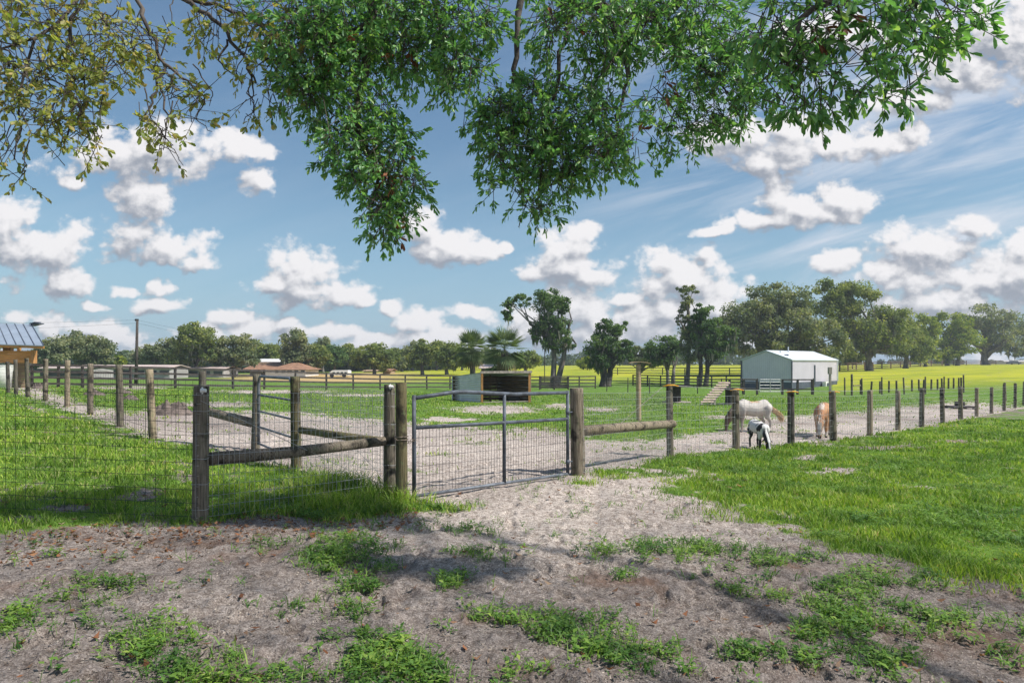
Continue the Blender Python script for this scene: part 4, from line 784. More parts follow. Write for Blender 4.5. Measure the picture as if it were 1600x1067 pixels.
# ================================================================ animals
def cap(mb, p0, r0, p1, r1, n=14, sq=(1, 1, 1)):
    p0, p1 = Vector(p0), Vector(p1); ax = (p1-p0); L = ax.length or 1e-4; ax /= L; u = ax.orthogonal().normalized(); w = ax.cross(u); rings = []
    for k in range(5): a = math.pi/2*(1-k/4); rings.append((-math.sin(a)*r0, math.cos(a)*r0))
    for k in range(5): a = math.pi/2*k/4; rings.append((L+math.sin(a)*r1, math.cos(a)*r1))
    b = len(mb.v)
    for s, r in rings:
        for k in range(n): an = 2*math.pi*k/n; q = (u*math.cos(an)+w*math.sin(an))*max(r, 1e-4); v = p0+ax*s+q; mb.v.append((v.x, v.y*sq[1], v.z))
    for i in range(len(rings)-1):
        for k in range(n): a = b+i*n+k; c = b+i*n+(k+1) % n; mb.f.append((a, c, c+n, a+n))
    return mb
def fuse(mb, vox, it=6):
    me = bpy.data.meshes.new('tmp'); me.from_pydata(mb.v, [], mb.f); o = bpy.data.objects.new('tmp', me); COL.objects.link(o)
    m = o.modifiers.new('r', 'REMESH'); m.mode = 'VOXEL'; m.voxel_size = vox; s = o.modifiers.new('s', 'SMOOTH'); s.iterations = it; s.factor = .5
    dg = bpy.context.evaluated_depsgraph_get(); out = bpy.data.meshes.new_from_object(o.evaluated_get(dg)); bpy.data.objects.remove(o); bpy.data.meshes.remove(me); return out
def fur_mat(name):
    def fn(q, b):
        c = q.n('ShaderNodeAttribute', attribute_name='Col').outputs['Color']; g = q.n('ShaderNodeTexCoord').outputs['Object']
        n = q.noise(g, 60., 4., .7); q.put(b.inputs['Base Color'], q.mix(q.ramp(n, .3, .7), q.mix(1., c, (.78, .76, .74), 'MULTIPLY'), c))
        bp = q.n('ShaderNodeBump'); bp.inputs['Strength'].default_value = .35; bp.inputs['Distance'].default_value = .01; q.l(n, bp.inputs['Height']); q.l(bp.outputs[0], b.inputs['Normal'])
    return pmat(name, fn, .75, .25)
M['fur'] = fur_mat('short_fur')
def skin(name, me, colf, parent):
    n = len(me.vertices); co_ = np.empty(n*3, np.float32); me.vertices.foreach_get('co', co_); co_ = co_.reshape(-1, 3)
    a = me.color_attributes.new('Col', 'FLOAT_COLOR', 'POINT'); c = np.ones((n, 4), np.float32); c[:, :3] = colf(co_); a.data.foreach_set('color', c.ravel())
    me.polygons.foreach_set('use_smooth', np.ones(len(me.polygons), bool)); me.materials.clear(); me.materials.append(M['fur']); me.name = name
    o = bpy.data.objects.new(name, me); COL.objects.link(o); o.parent = parent; return o
def hair(name, roots, dirs, L, mat, parent, n, w=.006, seed=0, spread=.25):
    """strands as thin ribbons from points along a line, falling along dirs"""
    rg = np.random.default_rng(seed); V = []; q = []
    for k in range(n):
        f = rg.random()*(len(roots)-1); i = min(int(f), len(roots)-2); fr = f-i; p = Vector(roots[i]).lerp(Vector(roots[i+1]), fr); d = Vector(dirs[i]).lerp(Vector(dirs[i+1]), fr); l = L[i]*(1-fr)+L[i+1]*fr
        p = p+Vector(rg.normal(0, .012, 3)); d = (d+Vector(rg.normal(0, spread, 3))).normalized(); b = len(V); sd = Vector(rg.normal(0, 1, 3)).cross(d).normalized()*w
        for s in range(5): t_ = s/4; c = p+d*l*t_*(.85+.3*rg.random()*0)+Vector((0, 0, -l*.35*t_*t_)); ww = sd*(1-.75*t_); V += [tuple(c-ww), tuple(c+ww)]
        for s in range(4): a = b+2*s; q.append((a, a+1, a+3, a+2))
    mb = MB(); mb.v = V; mb.f = q; return mb.build(name, mat, parent, local=True)
def quadruped(s, gr=True, spread=0., fw=1.):
    """horse body in units of withers height s; head towards -x, lowered to graze"""
    mb = MB(); H = s; q = lambda x, y, z: (x*H, y*H, z*H)
    cap(mb, q(-.36, 0, .70), .205*H, q(.05, 0, .665), .225*H); cap(mb, q(.05, 0, .665), .225*H, q(.38, 0, .73), .205*H); cap(mb, q(.38, 0, .76), .19*H, q(.50, 0, .70), .15*H); cap(mb, q(-.40, 0, .74), .175*H, q(-.46, 0, .62), .16*H); cap(mb, q(-.33, 0, .88), .085*H, q(-.15, 0, .84), .08*H)
    # neck and head, grazing
    cap(mb, q(-.42, 0, .74), .17*H, q(-.66, 0, .60), .115*H); cap(mb, q(-.66, 0, .60), .115*H, q(-.80, 0, .44), .095*H)
    cap(mb, q(-.82, 0, .42), .098*H, q(-.86, 0, .27), .078*H); cap(mb, q(-.86, 0, .27), .075*H, q(-.875, 0, .11), .052*H); cap(mb, q(-.875, 0, .10), .056*H, q(-.88, 0, .06), .05*H); cap(mb, q(-.80, 0, .36), .07*H, q(-.83, 0, .27), .06*H)
    for y in (-1, 1): cap(mb, q(-.79, .055*y, .52), .026*H, q(-.80, .085*y, .60), .010*H, 8)
    for y, dx in ((-1, -.05), (1, .06)):  # forelegs
        Y = .12*y; cap(mb, q(-.36, Y, .66), .10*H, q(-.36+dx*.5, Y, .44), .068*H); cap(mb, q(-.36+dx*.5, Y, .44), .062*H, q(-.36+dx, Y, .27), .046*H); cap(mb, q(-.36+dx, Y, .27), .050*H, q(-.36+dx*1.2, Y, .09), .034*H); cap(mb, q(-.36+dx*1.2, Y, .09), .038*H, q(-.375+dx*1.2, Y, .04), .046*H)
    for y, dx in ((-1, .05), (1, -.06)):  # hind legs with hock
        Y = .125*y; cap(mb, q(.42, Y, .68), .15*H, q(.37+dx, Y, .47), .095*H); cap(mb, q(.37+dx, Y, .47), .08*H, q(.49+dx, Y, .30), .045*H); cap(mb, q(.49+dx, Y, .30), .048*H, q(.46+dx, Y, .10), .035*H); cap(mb, q(.46+dx, Y, .10), .038*H, q(.44+dx, Y, .04), .046*H)
    return mb
def mixc(a, b, k): k = np.asarray(k)[:, None]; return np.array(a)[None]*(1-k)+np.array(b)[None]*k if np.ndim(a) == 1 else a*(1-k)+np.array(b)[None]*k
# grey-white mini horse, grazing to the left
Hh = .93; hx = gpt(1176, 18.3); h1 = thing('horse', hx, 'pale grey mini horse with brown head grazing, tan tail blowing right', 'horse', rz=math.radians(4)); h1.scale = (.89, 1, 1)
def c1f(v):
    x, y, z = v[:, 0]/Hh, v[:, 1]/Hh, v[:, 2]/Hh; n = fbm(v[:, 0]*9, v[:, 1]*9, v[:, 2]*9, 5, 3)
    c = np.tile(np.array([.62, .58, .54]), (len(v), 1)); c = mixc(c, (.30, .19, .13), sm(-x+(n-.5)*.2, .50, .64)*.9); c = mixc(c, (.10, .065, .05), sm(-x, .72, .80)*.8)
    c = mixc(c, (.50, .33, .20), np.exp(-((x-.02)/.17)**4)*sm(z+(n-.5)*.05, .83, .87)); c = mixc(c, (.22, .17, .15), sm(-z, -.56, -.36)*.55*sm(n, .3, .6)); c = mixc(c, (.25, .18, .14), np.exp(-((x+.36)/.1)**2)*sm(-z, -.72, -.5)*.7)
    c = mixc(c, (.36, .33, .32), sm(n, .52, .66)*.55*(x > -.5)); c = mixc(c, (.03, .028, .026), sm(-z, -.065, -.05)*(x > -.7)); return c
skin('body', fuse(quadruped(Hh), .017, 5), c1f, h1)
M['tan_hair'] = leaf_mat('tan_hair', [(.42, .26, .14), (.62, .45, .30), (.74, .62, .48)], .1, .6); M['pale_hair'] = leaf_mat('pale_hair', [(.74, .62, .54), (.86, .78, .72), (.62, .46, .34)], .1, .6); M['brown_hair'] = leaf_mat('brown_hair', [(.20, .12, .08), (.36, .24, .16), (.45, .33, .24)], .1, .6)
q = lambda x, y, z, s=Hh: (x*s, y*s, z*s)
hair('tail', [q(.60, 0, .74), q(.64, 0, .66), q(.68, 0, .58)], [(.75, 0, -.45), (.75, 0, -.30), (.8, 0, -.1)], [.45, .46, .36], M['tan_hair'], h1, 420, .007, 1, .09)
hair('mane', [q(-.40, -.03, .90), q(-.62, -.03, .76), q(-.78, -.02, .58), q(-.82, -.02, .50)], [(-.2, -.55, -.8), (-.1, -.5, -.8), (.1, -.45, -.85), (-.1, -.2, -1)], [.20, .25, .22, .14], M['brown_hair'], h1, 420, .007, 2, .12)
# chestnut mini horse facing the viewer
Hh2 = .93; hx2 = gpt(1286, 17.9); h2 = thing('horse', hx2, 'chestnut mini horse facing forward with head down and a white blaze', 'horse', rz=math.radians(60))
def c2f(v):
    x, y, z = v[:, 0]/Hh2, v[:, 1]/Hh2, v[:, 2]/Hh2; n = fbm(v[:, 0]*8, v[:, 1]*8, v[:, 2]*8, 8, 3)
    c = np.tile(np.array([.42, .21, .11]), (len(v), 1)); c = mixc(c, (.60, .34, .18), sm(n, .45, .65)*.6); c = mixc(c, (.62, .60, .58), np.exp(-(y/.058)**4)*sm(-x, .845, .885)*sm(z, .09, .15)*sm(-z, -.50, -.42)); c = mixc(c, (.72, .62, .55), np.exp(-((y+.02)/.062)**4)*sm(-x, .30, .38)*sm(x, -.78, -.72)*sm(z+x*.9, .22, .30)); c = mixc(c, (.62, .55, .48), sm(-z+(n-.5)*.1, -.20, -.12)*(np.abs(y) > .02)*(x > -.7)*.9); c = mixc(c, (.04, .03, .03), sm(-z, -.12, -.07)*(x < -.8)); c = mixc(c, (.04, .03, .028), sm(-z, -.065, -.05)*(x > -.7)); return c
b2_ = skin('body', fuse(quadruped(Hh2), .017, 5), c2f, h2)
hair('mane', [q(-.36, 0, .95), q(-.56, 0, .80), q(-.72, 0, .66), q(-.80, 0, .56)], [(-.45, -.3, -.7), (-.4, .3, -.8), (-.4, -.2, -.9), (-.5, .15, -.8)], [.24, .26, .22, .16], M['pale_hair'], h2, 900, .010, 3, .2)
hair('tail', [q(.60, 0, .76), q(.62, 0, .70)], [(.4, 0, -.8), (.35, 0, -.9)], [.45, .5], M['pale_hair'], h2, 200, .008, 4, .12)
mb = MB(); [mb.tube([Vector(q(-.865+.0*math.cos(t_), .07*math.cos(t_), .24)) + Vector((.07*math.sin(t_)*Hh2, 0, 0)) for t_ in np.linspace(0, 6.283, 14)], .006, 5, cap=False)]; mb.build('halter', M['black'], h2, local=True)
for y in (-1, 1): MB().tube([Vector(q(-.885, .062*y, .345)), Vector(q(-.90, .072*y, .345))], [.012, .006], 8).build('eye', M['black'], h2, local=True)
for y in (-1, 1): MB().tube([Vector(q(-.885, .062*y, .345)), Vector(q(-.90, .072*y, .345))], [.012, .006], 8).build('eye', M['black'], h1, local=True)
# white and black goat, head lowered towards the viewer
gs = .60; gx = gpt(1186, 14.25); gt = thing('goat', gx, 'white goat with black patches and black legs, head lowered by the fence', 'goat', rz=math.radians(94)); mb = MB(); Q = lambda x, y, z: (x*gs, y*gs, z*gs)
cap(mb, Q(-.34, 0, .72), .215*gs, Q(.10, 0, .74), .24*gs); cap(mb, Q(.10, 0, .74), .24*gs, Q(.40, 0, .80), .21*gs); cap(mb, Q(.40, 0, .84), .17*gs, Q(.50, 0, .76), .14*gs); cap(mb, Q(-.34, 0, .70), .19*gs, Q(-.42, 0, .60), .16*gs)
cap(mb, Q(-.42, 0, .68), .135*gs, Q(-.64, 0, .42), .095*gs); cap(mb, Q(-.64, 0, .42), .10*gs, Q(-.72, 0, .30), .095*gs); cap(mb, Q(-.72, 0, .30), .088*gs, Q(-.80, 0, .12), .055*gs)
for y in (-1, 1): cap(mb, Q(-.60, .08*y, .40), .03*gs, Q(-.60, .20*y, .30), .018*gs, 8)
for y in (-1, 1):
    cap(mb, Q(-.34, .12*y, .60), .085*gs, Q(-.35, .12*y, .34), .050*gs); cap(mb, Q(-.35, .12*y, .34), .046*gs, Q(-.34, .12*y, .05), .036*gs); cap(mb, Q(.38, .14*y, .66), .12*gs, Q(.34, .14*y, .46), .07*gs); cap(mb, Q(.34, .14*y, .46), .06*gs, Q(.45, .14*y, .30), .038*gs); cap(mb, Q(.45, .14*y, .30), .040*gs, Q(.42, .14*y, .04), .036*gs)
cap(mb, Q(.52, 0, .86), .04*gs, Q(.58, 0, .97), .02*gs, 8)
def c3f(v):
    x, y, z = v[:, 0]/gs, v[:, 1]/gs, v[:, 2]/gs; n = fbm(v[:, 0]*9+3, v[:, 1]*9, v[:, 2]*9, 18, 3); c = np.tile(np.array([.74, .73, .72]), (len(v), 1))
    c = mixc(c, (.035, .035, .04), sm(n, .56, .62)*(x > -.5)); c = mixc(c, (.03, .03, .035), sm(-z, -.42, -.34)*(x > -.5)); c = mixc(c, (.03, .03, .035), sm(-x, .50, .56)*sm(np.abs(y)+(n-.5)*.1, .025, .045)); return c
skin('body', fuse(mb, .0125, 4), c3f, gt)
for y in (-1, 1): MB().tube([Vector(Q(-.64, .045*y, .47)), Vector(Q(-.60, .06*y, .56)), Vector(Q(-.52, .09*y, .64)), Vector(Q(-.43, .12*y, .66))], [.014, .012, .009, .004], 8).build('horn', M['black'], gt, smooth=True, local=True)
for y in (-1, 1): MB().tube([Vector(Q(-.75, .070*y, .30)), Vector(Q(-.77, .088*y, .30))], [.008, .004], 8).build('eye', M['yellow'], gt, local=True)
# dark goat lying in the shelter
k0 = Vector((.10, 32.75, float(gz(.1, 32.7))+.0)); kd = thing('resting_goat', k0, 'small dark animal curled up on the floor of the tin shelter', 'goat'); mb = MB()
cap(mb, (-.20, 0, .14), .13, (.18, 0, .15), .14); cap(mb, (-.22, -.03, .18), .07, (-.34, -.06, .26), .055); cap(mb, (-.34, -.06, .26), .06, (-.44, -.10, .21), .035); cap(mb, (-.15, -.14, .05), .035, (.05, -.18, .04), .03); cap(mb, (.2, -.12, .08), .07, (.02, -.2, .04), .03)
for y in (-1, 1): cap(mb, (-.32, -.06+.04*y, .30), .02, (-.30, -.06+.08*y, .33), .008, 8)
skin('body', fuse(mb, .016, 4), lambda v: np.tile(np.array([.05, .045, .045]), (len(v), 1)), kd)
# ================================================================ far trees
LM = {
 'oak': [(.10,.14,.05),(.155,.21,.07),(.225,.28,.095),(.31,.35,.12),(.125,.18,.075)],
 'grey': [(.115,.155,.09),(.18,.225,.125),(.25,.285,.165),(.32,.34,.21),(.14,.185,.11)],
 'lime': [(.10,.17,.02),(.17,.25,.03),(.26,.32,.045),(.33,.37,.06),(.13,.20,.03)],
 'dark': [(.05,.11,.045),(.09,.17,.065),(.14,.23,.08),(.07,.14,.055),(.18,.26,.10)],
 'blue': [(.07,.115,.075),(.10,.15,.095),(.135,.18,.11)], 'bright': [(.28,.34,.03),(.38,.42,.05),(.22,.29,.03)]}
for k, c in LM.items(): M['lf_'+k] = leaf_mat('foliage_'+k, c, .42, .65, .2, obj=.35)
M['moss'] = leaf_mat('spanish_moss', [(.13,.14,.10),(.22,.22,.16),(.17,.18,.14)], .2, .9, .1)
def quads_at(C, N, s, asp=.62):
    """one small leaf-clump face at each centre, facing N"""
    n = len(C); N = N/(np.linalg.norm(N, axis=1, keepdims=True)+1e-9); a = RNG.normal(size=(n, 3)); u = np.cross(N, a); u /= np.linalg.norm(u, axis=1, keepdims=True)+1e-9; w = np.cross(N, u)
    s = s[:, None]; V = np.stack([C-u*s*.5, C-w*s*asp*.5+u*s*.08, C+u*s*.5, C+w*s*asp*.5-u*s*.05], 1).reshape(-1, 3); return V, np.arange(n)[:, None]*4+np.array([[0, 1, 2, 3]])
def crown_pts(ells, d, n, sub=None, depth=.8, rough=.55, px_d=None, gap=.38):
    """points and outward normals spread through clumps filling the given crown lobes"""
    Cs, Ns, centers = [], [], []; areas = np.array([e[2]*e[3] for e in ells], float); areas /= areas.sum()
    for e, ar in zip(ells, areas):
        c = np.array(P(e[0], e[1], d+(e[4] if len(e) > 4 else 0))); R = np.array([e[2]*d/F, e[2]*d/F*depth, e[3]*d/F]); ns = max(10, int((sub or 60)*1.5*ar**.8)); rad = min(R[0], R[2])
        for k in range(ns):
            u = RNG.normal(size=3); u /= np.linalg.norm(u); f = RNG.random()**.30*.84; cc = c+u*R*f; r = rad*RNG.uniform(.17, .38) if len(ells) > 1 or R[0]/R[2] < 1.6 else R[2]*RNG.uniform(.22, .42); m = int(n*ar/ns*RNG.uniform(.7, 1.3)); centers.append((cc, r))
            v = RNG.normal(size=(m, 3)); v /= np.linalg.norm(v, axis=1, keepdims=True); q = cc+v*np.array([1.15, 1.15, .72])*r*(RNG.random((m, 1))**.33*(1+.42*np.minimum(np.abs(RNG.normal(size=(m, 1)))**2, 1.8)*rough)); Cs.append(q); Ns.append(v*.9+RNG.normal(size=(m, 3))*.75+np.array([0, 0, .35]))
    C = np.concatenate(Cs); N = np.concatenate(Ns); s = 1.5/d*60/8; fr = fbm(C[:, 0]*.9, C[:, 1]*.9, C[:, 2]*.9, 5, 2); k = fr > gap
    return C[k], N[k], centers
XN, XL = 1.7, 1.12
def tree(name, label, px, d, ells, mat='oak', n=5000, leaf=None, trunk=.35, moss=0, group=None, limbs=12, fork=.38, bark='bark', sub=None, depth=.8, gap=.38, lean=0, trunks=None, cat='tree'):
    b = gpt(px, d); t_ = thing(name, b, label, cat, group); C, N, cen = crown_pts(ells, d, int(n*XN), sub, depth, gap=gap-.06); leaf = (leaf or .0031*d)*XL
    V, q = quads_at(C, N, leaf*RNG.uniform(.6, 1.35, len(C))); mesh_np('crown', V, [q], M['lf_'+mat], parent=t_)
    top = max(c[0][2] for c in cen); h = top-b.z; mb = MB()
    bases = trunks or [(px, lean)]
    tips = []
    for (bx, ln) in bases:
        bb = gpt(bx, d+random.uniform(-.3, .3)); hh = h*fork; sway = random.uniform(-.02, .02)*h; tp = bb+Vector((ln*d/F+sway, 0, hh)); mb.tube([bb+Vector((0, 0, -.15)), bb+Vector((0, 0, h*.03)), bb.lerp(tp, .5)+Vector((sway, 0, 0)), tp], [trunk*1.5, trunk*1.05, trunk*.85, trunk*.7], 9); tips.append(tp)
    cs = sorted(cen, key=lambda c: RNG.random())[:limbs]
    for cc, r in cs:
        e = Vector(cc); tq = min(tips, key=lambda q: (q-e).length); tp = Vector((b.x, b.y, b.z)).lerp(tq, random.uniform(.62, 1.)) if not trunks else tq+Vector((0, 0, -h*random.uniform(0, .12))); md = tp.lerp(e, .5)+Vector((random.uniform(-.1, .1)*h, random.uniform(-.1, .1)*h, -.03*h)); mb.tube([tp+Vector((0, 0, -.05*h)), tp.lerp(md, .5)+Vector((0, 0, .02*h)), md, e], [trunk*.55, trunk*.42, trunk*.28, trunk*.08], 6)
    mb.build('trunk', M[bark], t_, smooth=True)
    if moss:
        m = int(moss); idx = RNG.integers(0, len(C), m); B = C[idx]; low = B[:, 2] < b.z+h*.8; B = B[low]; m = len(B); L = RNG.uniform(.4, 1.6, m)*h*.075; w = L*RNG.uniform(.10, .22, m); a = RNG.uniform(0, np.pi, m)
        dx, dy = np.cos(a)*w, np.sin(a)*w; Vm = np.stack([B+np.stack([-dx, -dy, 0*dx], -1), B+np.stack([dx, dy, 0*dx], -1), B+np.stack([dx*.5, dy*.5, -L*.6], -1), B+np.stack([-dx*.2, -dy*.2, -L], -1)], 1).reshape(-1, 3); mesh_np('hanging_moss', Vm, [np.arange(m)[:, None]*4+np.array([[0, 1, 2, 3]])], M['moss'], parent=t_)['kind'] = 'stuff'
    return t_
G1 = 'oak trees along the far left tree line'; G2 = 'oaks along the far right fence'
tree('oak_tree', 'leftmost oak of the tree line, its crown just right of the pavilion roof', 82, 112, [(84,545,30,24),(70,560,24,18)], 'grey', 4200, group=G1, moss=250)
tree('oak_tree', 'wide round-crowned oak between the pavilion and the utility pole', 132, 118, [(132,546,52,28),(120,538,30,22),(160,556,28,18)], 'grey', 8200, group=G1, moss=450)
tree('oak_tree', 'small lime-green tree at the right foot of the wide round oak', 183, 122, [(183,566,16,12)], 'lime', 1500, group=G1, trunk=.2)
tree('oak_tree', 'low grey oak just right of the utility pole', 243, 122, [(240,553,26,18),(262,548,22,22)], 'grey', 4200, group=G1, moss=200)
tree('oak_tree', 'tallest oak of the left tree line above the thick end post', 305, 114, [(306,528,38,26),(290,552,34,22),(325,555,24,20)], 'oak', 9000, group=G1, moss=500)
tree('oak_tree', 'broad moss-hung oak left of the white-roofed house', 365, 116, [(368,543,34,24),(350,560,26,16),(385,560,24,14)], 'grey', 7200, group=G1, moss=600)
tree('oak_tree', 'low pale oak directly behind the white-roofed house', 418, 134, [(418,552,26,17)], 'oak', 3000, group=G1, moss=150)
tree('oak_tree', 'tall narrow dark oak right above the brown hip roof', 463, 124, [(461,536,24,24),(458,556,24,20),(470,565,24,14)], 'grey', 6000, group=G1, moss=500)
tree('oak_tree', 'pale yellow-green oak right of the tall dark one behind the hip roof', 492, 126, [(492,556,26,20)], 'oak', 3600, group=G1, moss=300)
tree('oak_tree', 'half-hidden oak above the white camper van', 522, 140, [(520,557,24,20)], 'dark', 3000, group=G1)
tree('oak_tree', 'rounded dense oak right of the camper van', 585, 126, [(580,556,38,22),(600,560,30,20)], 'oak', 6400, group=G1, moss=250)
tree('oak_tree', 'open-topped oak in the tan field left of the palms', 660, 124, [(664,547,22,18),(655,562,24,16)], 'oak', 3800, group=G1, moss=250)
tree('oak_tree', 'airy oak just left of the nearer palm trunk', 698, 122, [(700,552,30,18),(710,565,28,14)], 'oak', 4600, group=G1, moss=300)
tree('oak_tree', 'shadowy small tree between the rounded oak and the open-topped oak', 628, 150, [(628,567,22,12)], 'grey', 1800, group=G1)
tree('oak_tree', 'pale leafy tree between the palm crowns and the bent tree', 822, 118, [(822,563,26,16)], 'oak', 3000, group=G1, moss=100)
# mid-distance trees
tree('bent_tree', 'tall bent tree with a drooping moss-hung left limb and forked grey trunk', 862, 84, [(855,472,32,24),(880,478,14,18),(812,468,24,12),(795,485,15,18),(862,508,32,24),(872,532,34,20),(838,520,16,14)], 'dark', 9500, leaf=.24, trunk=.36, trunks=[(864,-4),(871,14)], fork=.55, moss=220, limbs=18, gap=.38, bark='bark', depth=.7, sub=110)
tree('leafy_tree', 'thick-crowned dark tree leafy down to the ground right of the bent tree', 945, 82, [(950,515,24,18),(972,508,10,14),(942,545,32,26),(975,550,18,22),(935,565,20,18)], 'dark', 9000, leaf=.24, trunk=.4, moss=400, gap=.34, bark='bark_dark', trunks=[(942,0),(950,2)])
tree('leafy_tree', 'low drooping tree behind the perch pole', 1000, 96, [(1000,556,18,18),(1020,560,16,16)], 'grey', 2800, trunk=.2, moss=300)
tree('leafy_tree', 'small round tree left of the tall spindly pine', 1030, 90, [(1030,548,26,24),(1048,540,18,20)], 'dark', 4200, leaf=.26, trunk=.25, moss=250, trunks=[(1044,0),(1052,1)])
tree('pine_tree', 'tall spindly tree with a small tufted top above the goat tables', 1074, 84, [(1073,455,21,12),(1074,475,12,14),(1066,497,11,18),(1082,520,20,22),(1078,545,26,26)], 'grey', 5200, leaf=.22, trunk=.27, fork=.75, gap=.44, limbs=14, depth=.7)
tree('leafy_tree', 'dark bushy tree right of the tall spindly one', 1100, 82, [(1098,490,18,18),(1105,515,32,24),(1110,540,34,26),(1140,530,20,20)], 'dark', 8600, leaf=.24, trunk=.3, moss=400, trunks=[(1093,0),(1103,0)], bark='bark_dark')
tree('oak_tree', 'huge dense grey-green oak behind the barn gable', 1225, 112, [(1195,475,50,32),(1235,468,48,34),(1160,500,40,38),(1225,520,70,45),(1190,540,70,26),(1275,530,50,40),(1140,520,28,34)], 'grey', 26000, leaf=.36, trunk=.75, moss=900, sub=110, gap=.33, limbs=20)
tree('oak_tree', 'tallest spreading oak with an open crown, its trunk right of the barn', 1358, 126, [(1300,452,34,28),(1335,465,36,34),(1290,490,34,36),(1350,510,48,42),(1385,520,36,42),(1330,545,48,22),(1395,500,28,26)], 'oak', 20000, leaf=.38, trunk=.62, moss=300, sub=100, gap=.37, limbs=26, fork=.3, group=G2)
tree('oak_tree', 'dark dense oak right of the tallest spreading oak', 1415, 146, [(1410,515,28,34),(1390,538,40,24),(1430,545,26,26)], 'oak', 9000, leaf=.42, trunk=.5, group=G2, moss=150)
tree('oak_tree', 'first lime-green rounded tree of the right fence line', 1446, 168, [(1446,508,24,22),(1440,535,28,26),(1450,555,26,14)], 'lime', 7000, leaf=.46, trunk=.4, group=G2)
tree('oak_tree', 'second, fuller lime-green tree beside the open grey oak', 1492, 184, [(1488,508,34,24),(1500,535,34,28),(1475,545,30,22)], 'lime', 8200, leaf=.5, trunk=.5, group=G2, trunks=[(1480,0),(1496,2)])
tree('oak_tree', 'open grey oak with low spreading limbs near the right edge', 1540, 196, [(1545,498,44,26),(1555,525,52,26),(1510,505,20,22),(1580,545,34,14)], 'grey', 8200, leaf=.52, trunk=.95, group=G2, moss=350, gap=.43, limbs=30, fork=.22)
tree('oak_tree', 'grey oak cut off by the right edge of the view', 1625, 200, [(1625,512,44,32),(1610,545,40,16)], 'grey', 5200, leaf=.55, trunk=.8, group=G2, gap=.42, moss=150)
tree('oak_tree', 'oak standing beyond the right edge of the view', 1720, 190, [(1720,505,60,36)], 'oak', 4200, leaf=.6, trunk=.7, group=G2)
tree('oak_tree', 'oak standing beyond the pavilion at the left edge of the view', -60, 110, [(-60,545,70,30)], 'grey', 5000, group=G1)
tree('oak_tree', 'thin young tree between the tallest oak and the barn ridge', 1332, 150, [(1332,560,22,10)], 'oak', 1500, leaf=.45, trunk=.12, group=G2)
tree('bush', 'bright yellow-green bush at the edge of the far wood', 918, 150, [(916,567,18,10),(925,570,12,8)], 'bright', 1700, leaf=.5, trunk=.12, cat='bush')
tree('bush', 'dark green bush between the two palm trunks behind the tin shelter', 778, 60, [(778,581,20,9)], 'dark', 1500, leaf=.2, trunk=.06, cat='bush')
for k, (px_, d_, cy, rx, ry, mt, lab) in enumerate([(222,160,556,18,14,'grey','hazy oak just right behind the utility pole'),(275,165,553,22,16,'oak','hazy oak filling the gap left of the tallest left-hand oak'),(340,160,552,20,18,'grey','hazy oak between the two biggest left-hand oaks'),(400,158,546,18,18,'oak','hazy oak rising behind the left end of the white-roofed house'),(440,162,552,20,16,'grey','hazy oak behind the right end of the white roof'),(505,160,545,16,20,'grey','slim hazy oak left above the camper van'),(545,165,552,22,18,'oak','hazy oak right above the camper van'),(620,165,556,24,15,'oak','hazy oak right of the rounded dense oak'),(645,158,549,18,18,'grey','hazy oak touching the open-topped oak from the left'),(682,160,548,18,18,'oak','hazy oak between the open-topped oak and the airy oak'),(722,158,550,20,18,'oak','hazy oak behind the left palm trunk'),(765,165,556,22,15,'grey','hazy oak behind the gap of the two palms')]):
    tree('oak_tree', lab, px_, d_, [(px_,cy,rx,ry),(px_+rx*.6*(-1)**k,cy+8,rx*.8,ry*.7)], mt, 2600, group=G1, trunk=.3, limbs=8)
# far wood: one mass of small crowns beyond everything
Cs, Ns = [], []
def wood(px0, px1, d, ytop, yb, n, amp=6):
    for k in range(n):
        px = RNG.uniform(px0, px1); yt = ytop+amp*(2*float(vn(px*.045, d*.01, 0, 3))-1)*1.3+RNG.uniform(0, 3); cy = (yt+yb)/2; r = (yb-yt)/2*d/F; c = np.array(P(px, cy, d+RNG.uniform(-9, 9))); m = 240
        v = RNG.normal(size=(m, 3)); v /= np.linalg.norm(v, axis=1, keepdims=True); Cs.append(c+v*np.array([r*1.1, r, r])*RNG.random((m, 1))**.3); Ns.append(v+RNG.normal(size=(m, 3))*.6)
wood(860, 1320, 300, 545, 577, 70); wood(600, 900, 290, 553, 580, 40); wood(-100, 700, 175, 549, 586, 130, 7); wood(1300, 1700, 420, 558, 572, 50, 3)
C = np.concatenate(Cs); N = np.concatenate(Ns); V, q = quads_at(C, N, RNG.uniform(.7, 1.7, len(C))); fw = mesh_np('far_wood', V, [q], M['lf_blue']); tag(fw, 'bluish far-off wood closing the fields below the sky', 'wood', kind='stuff')
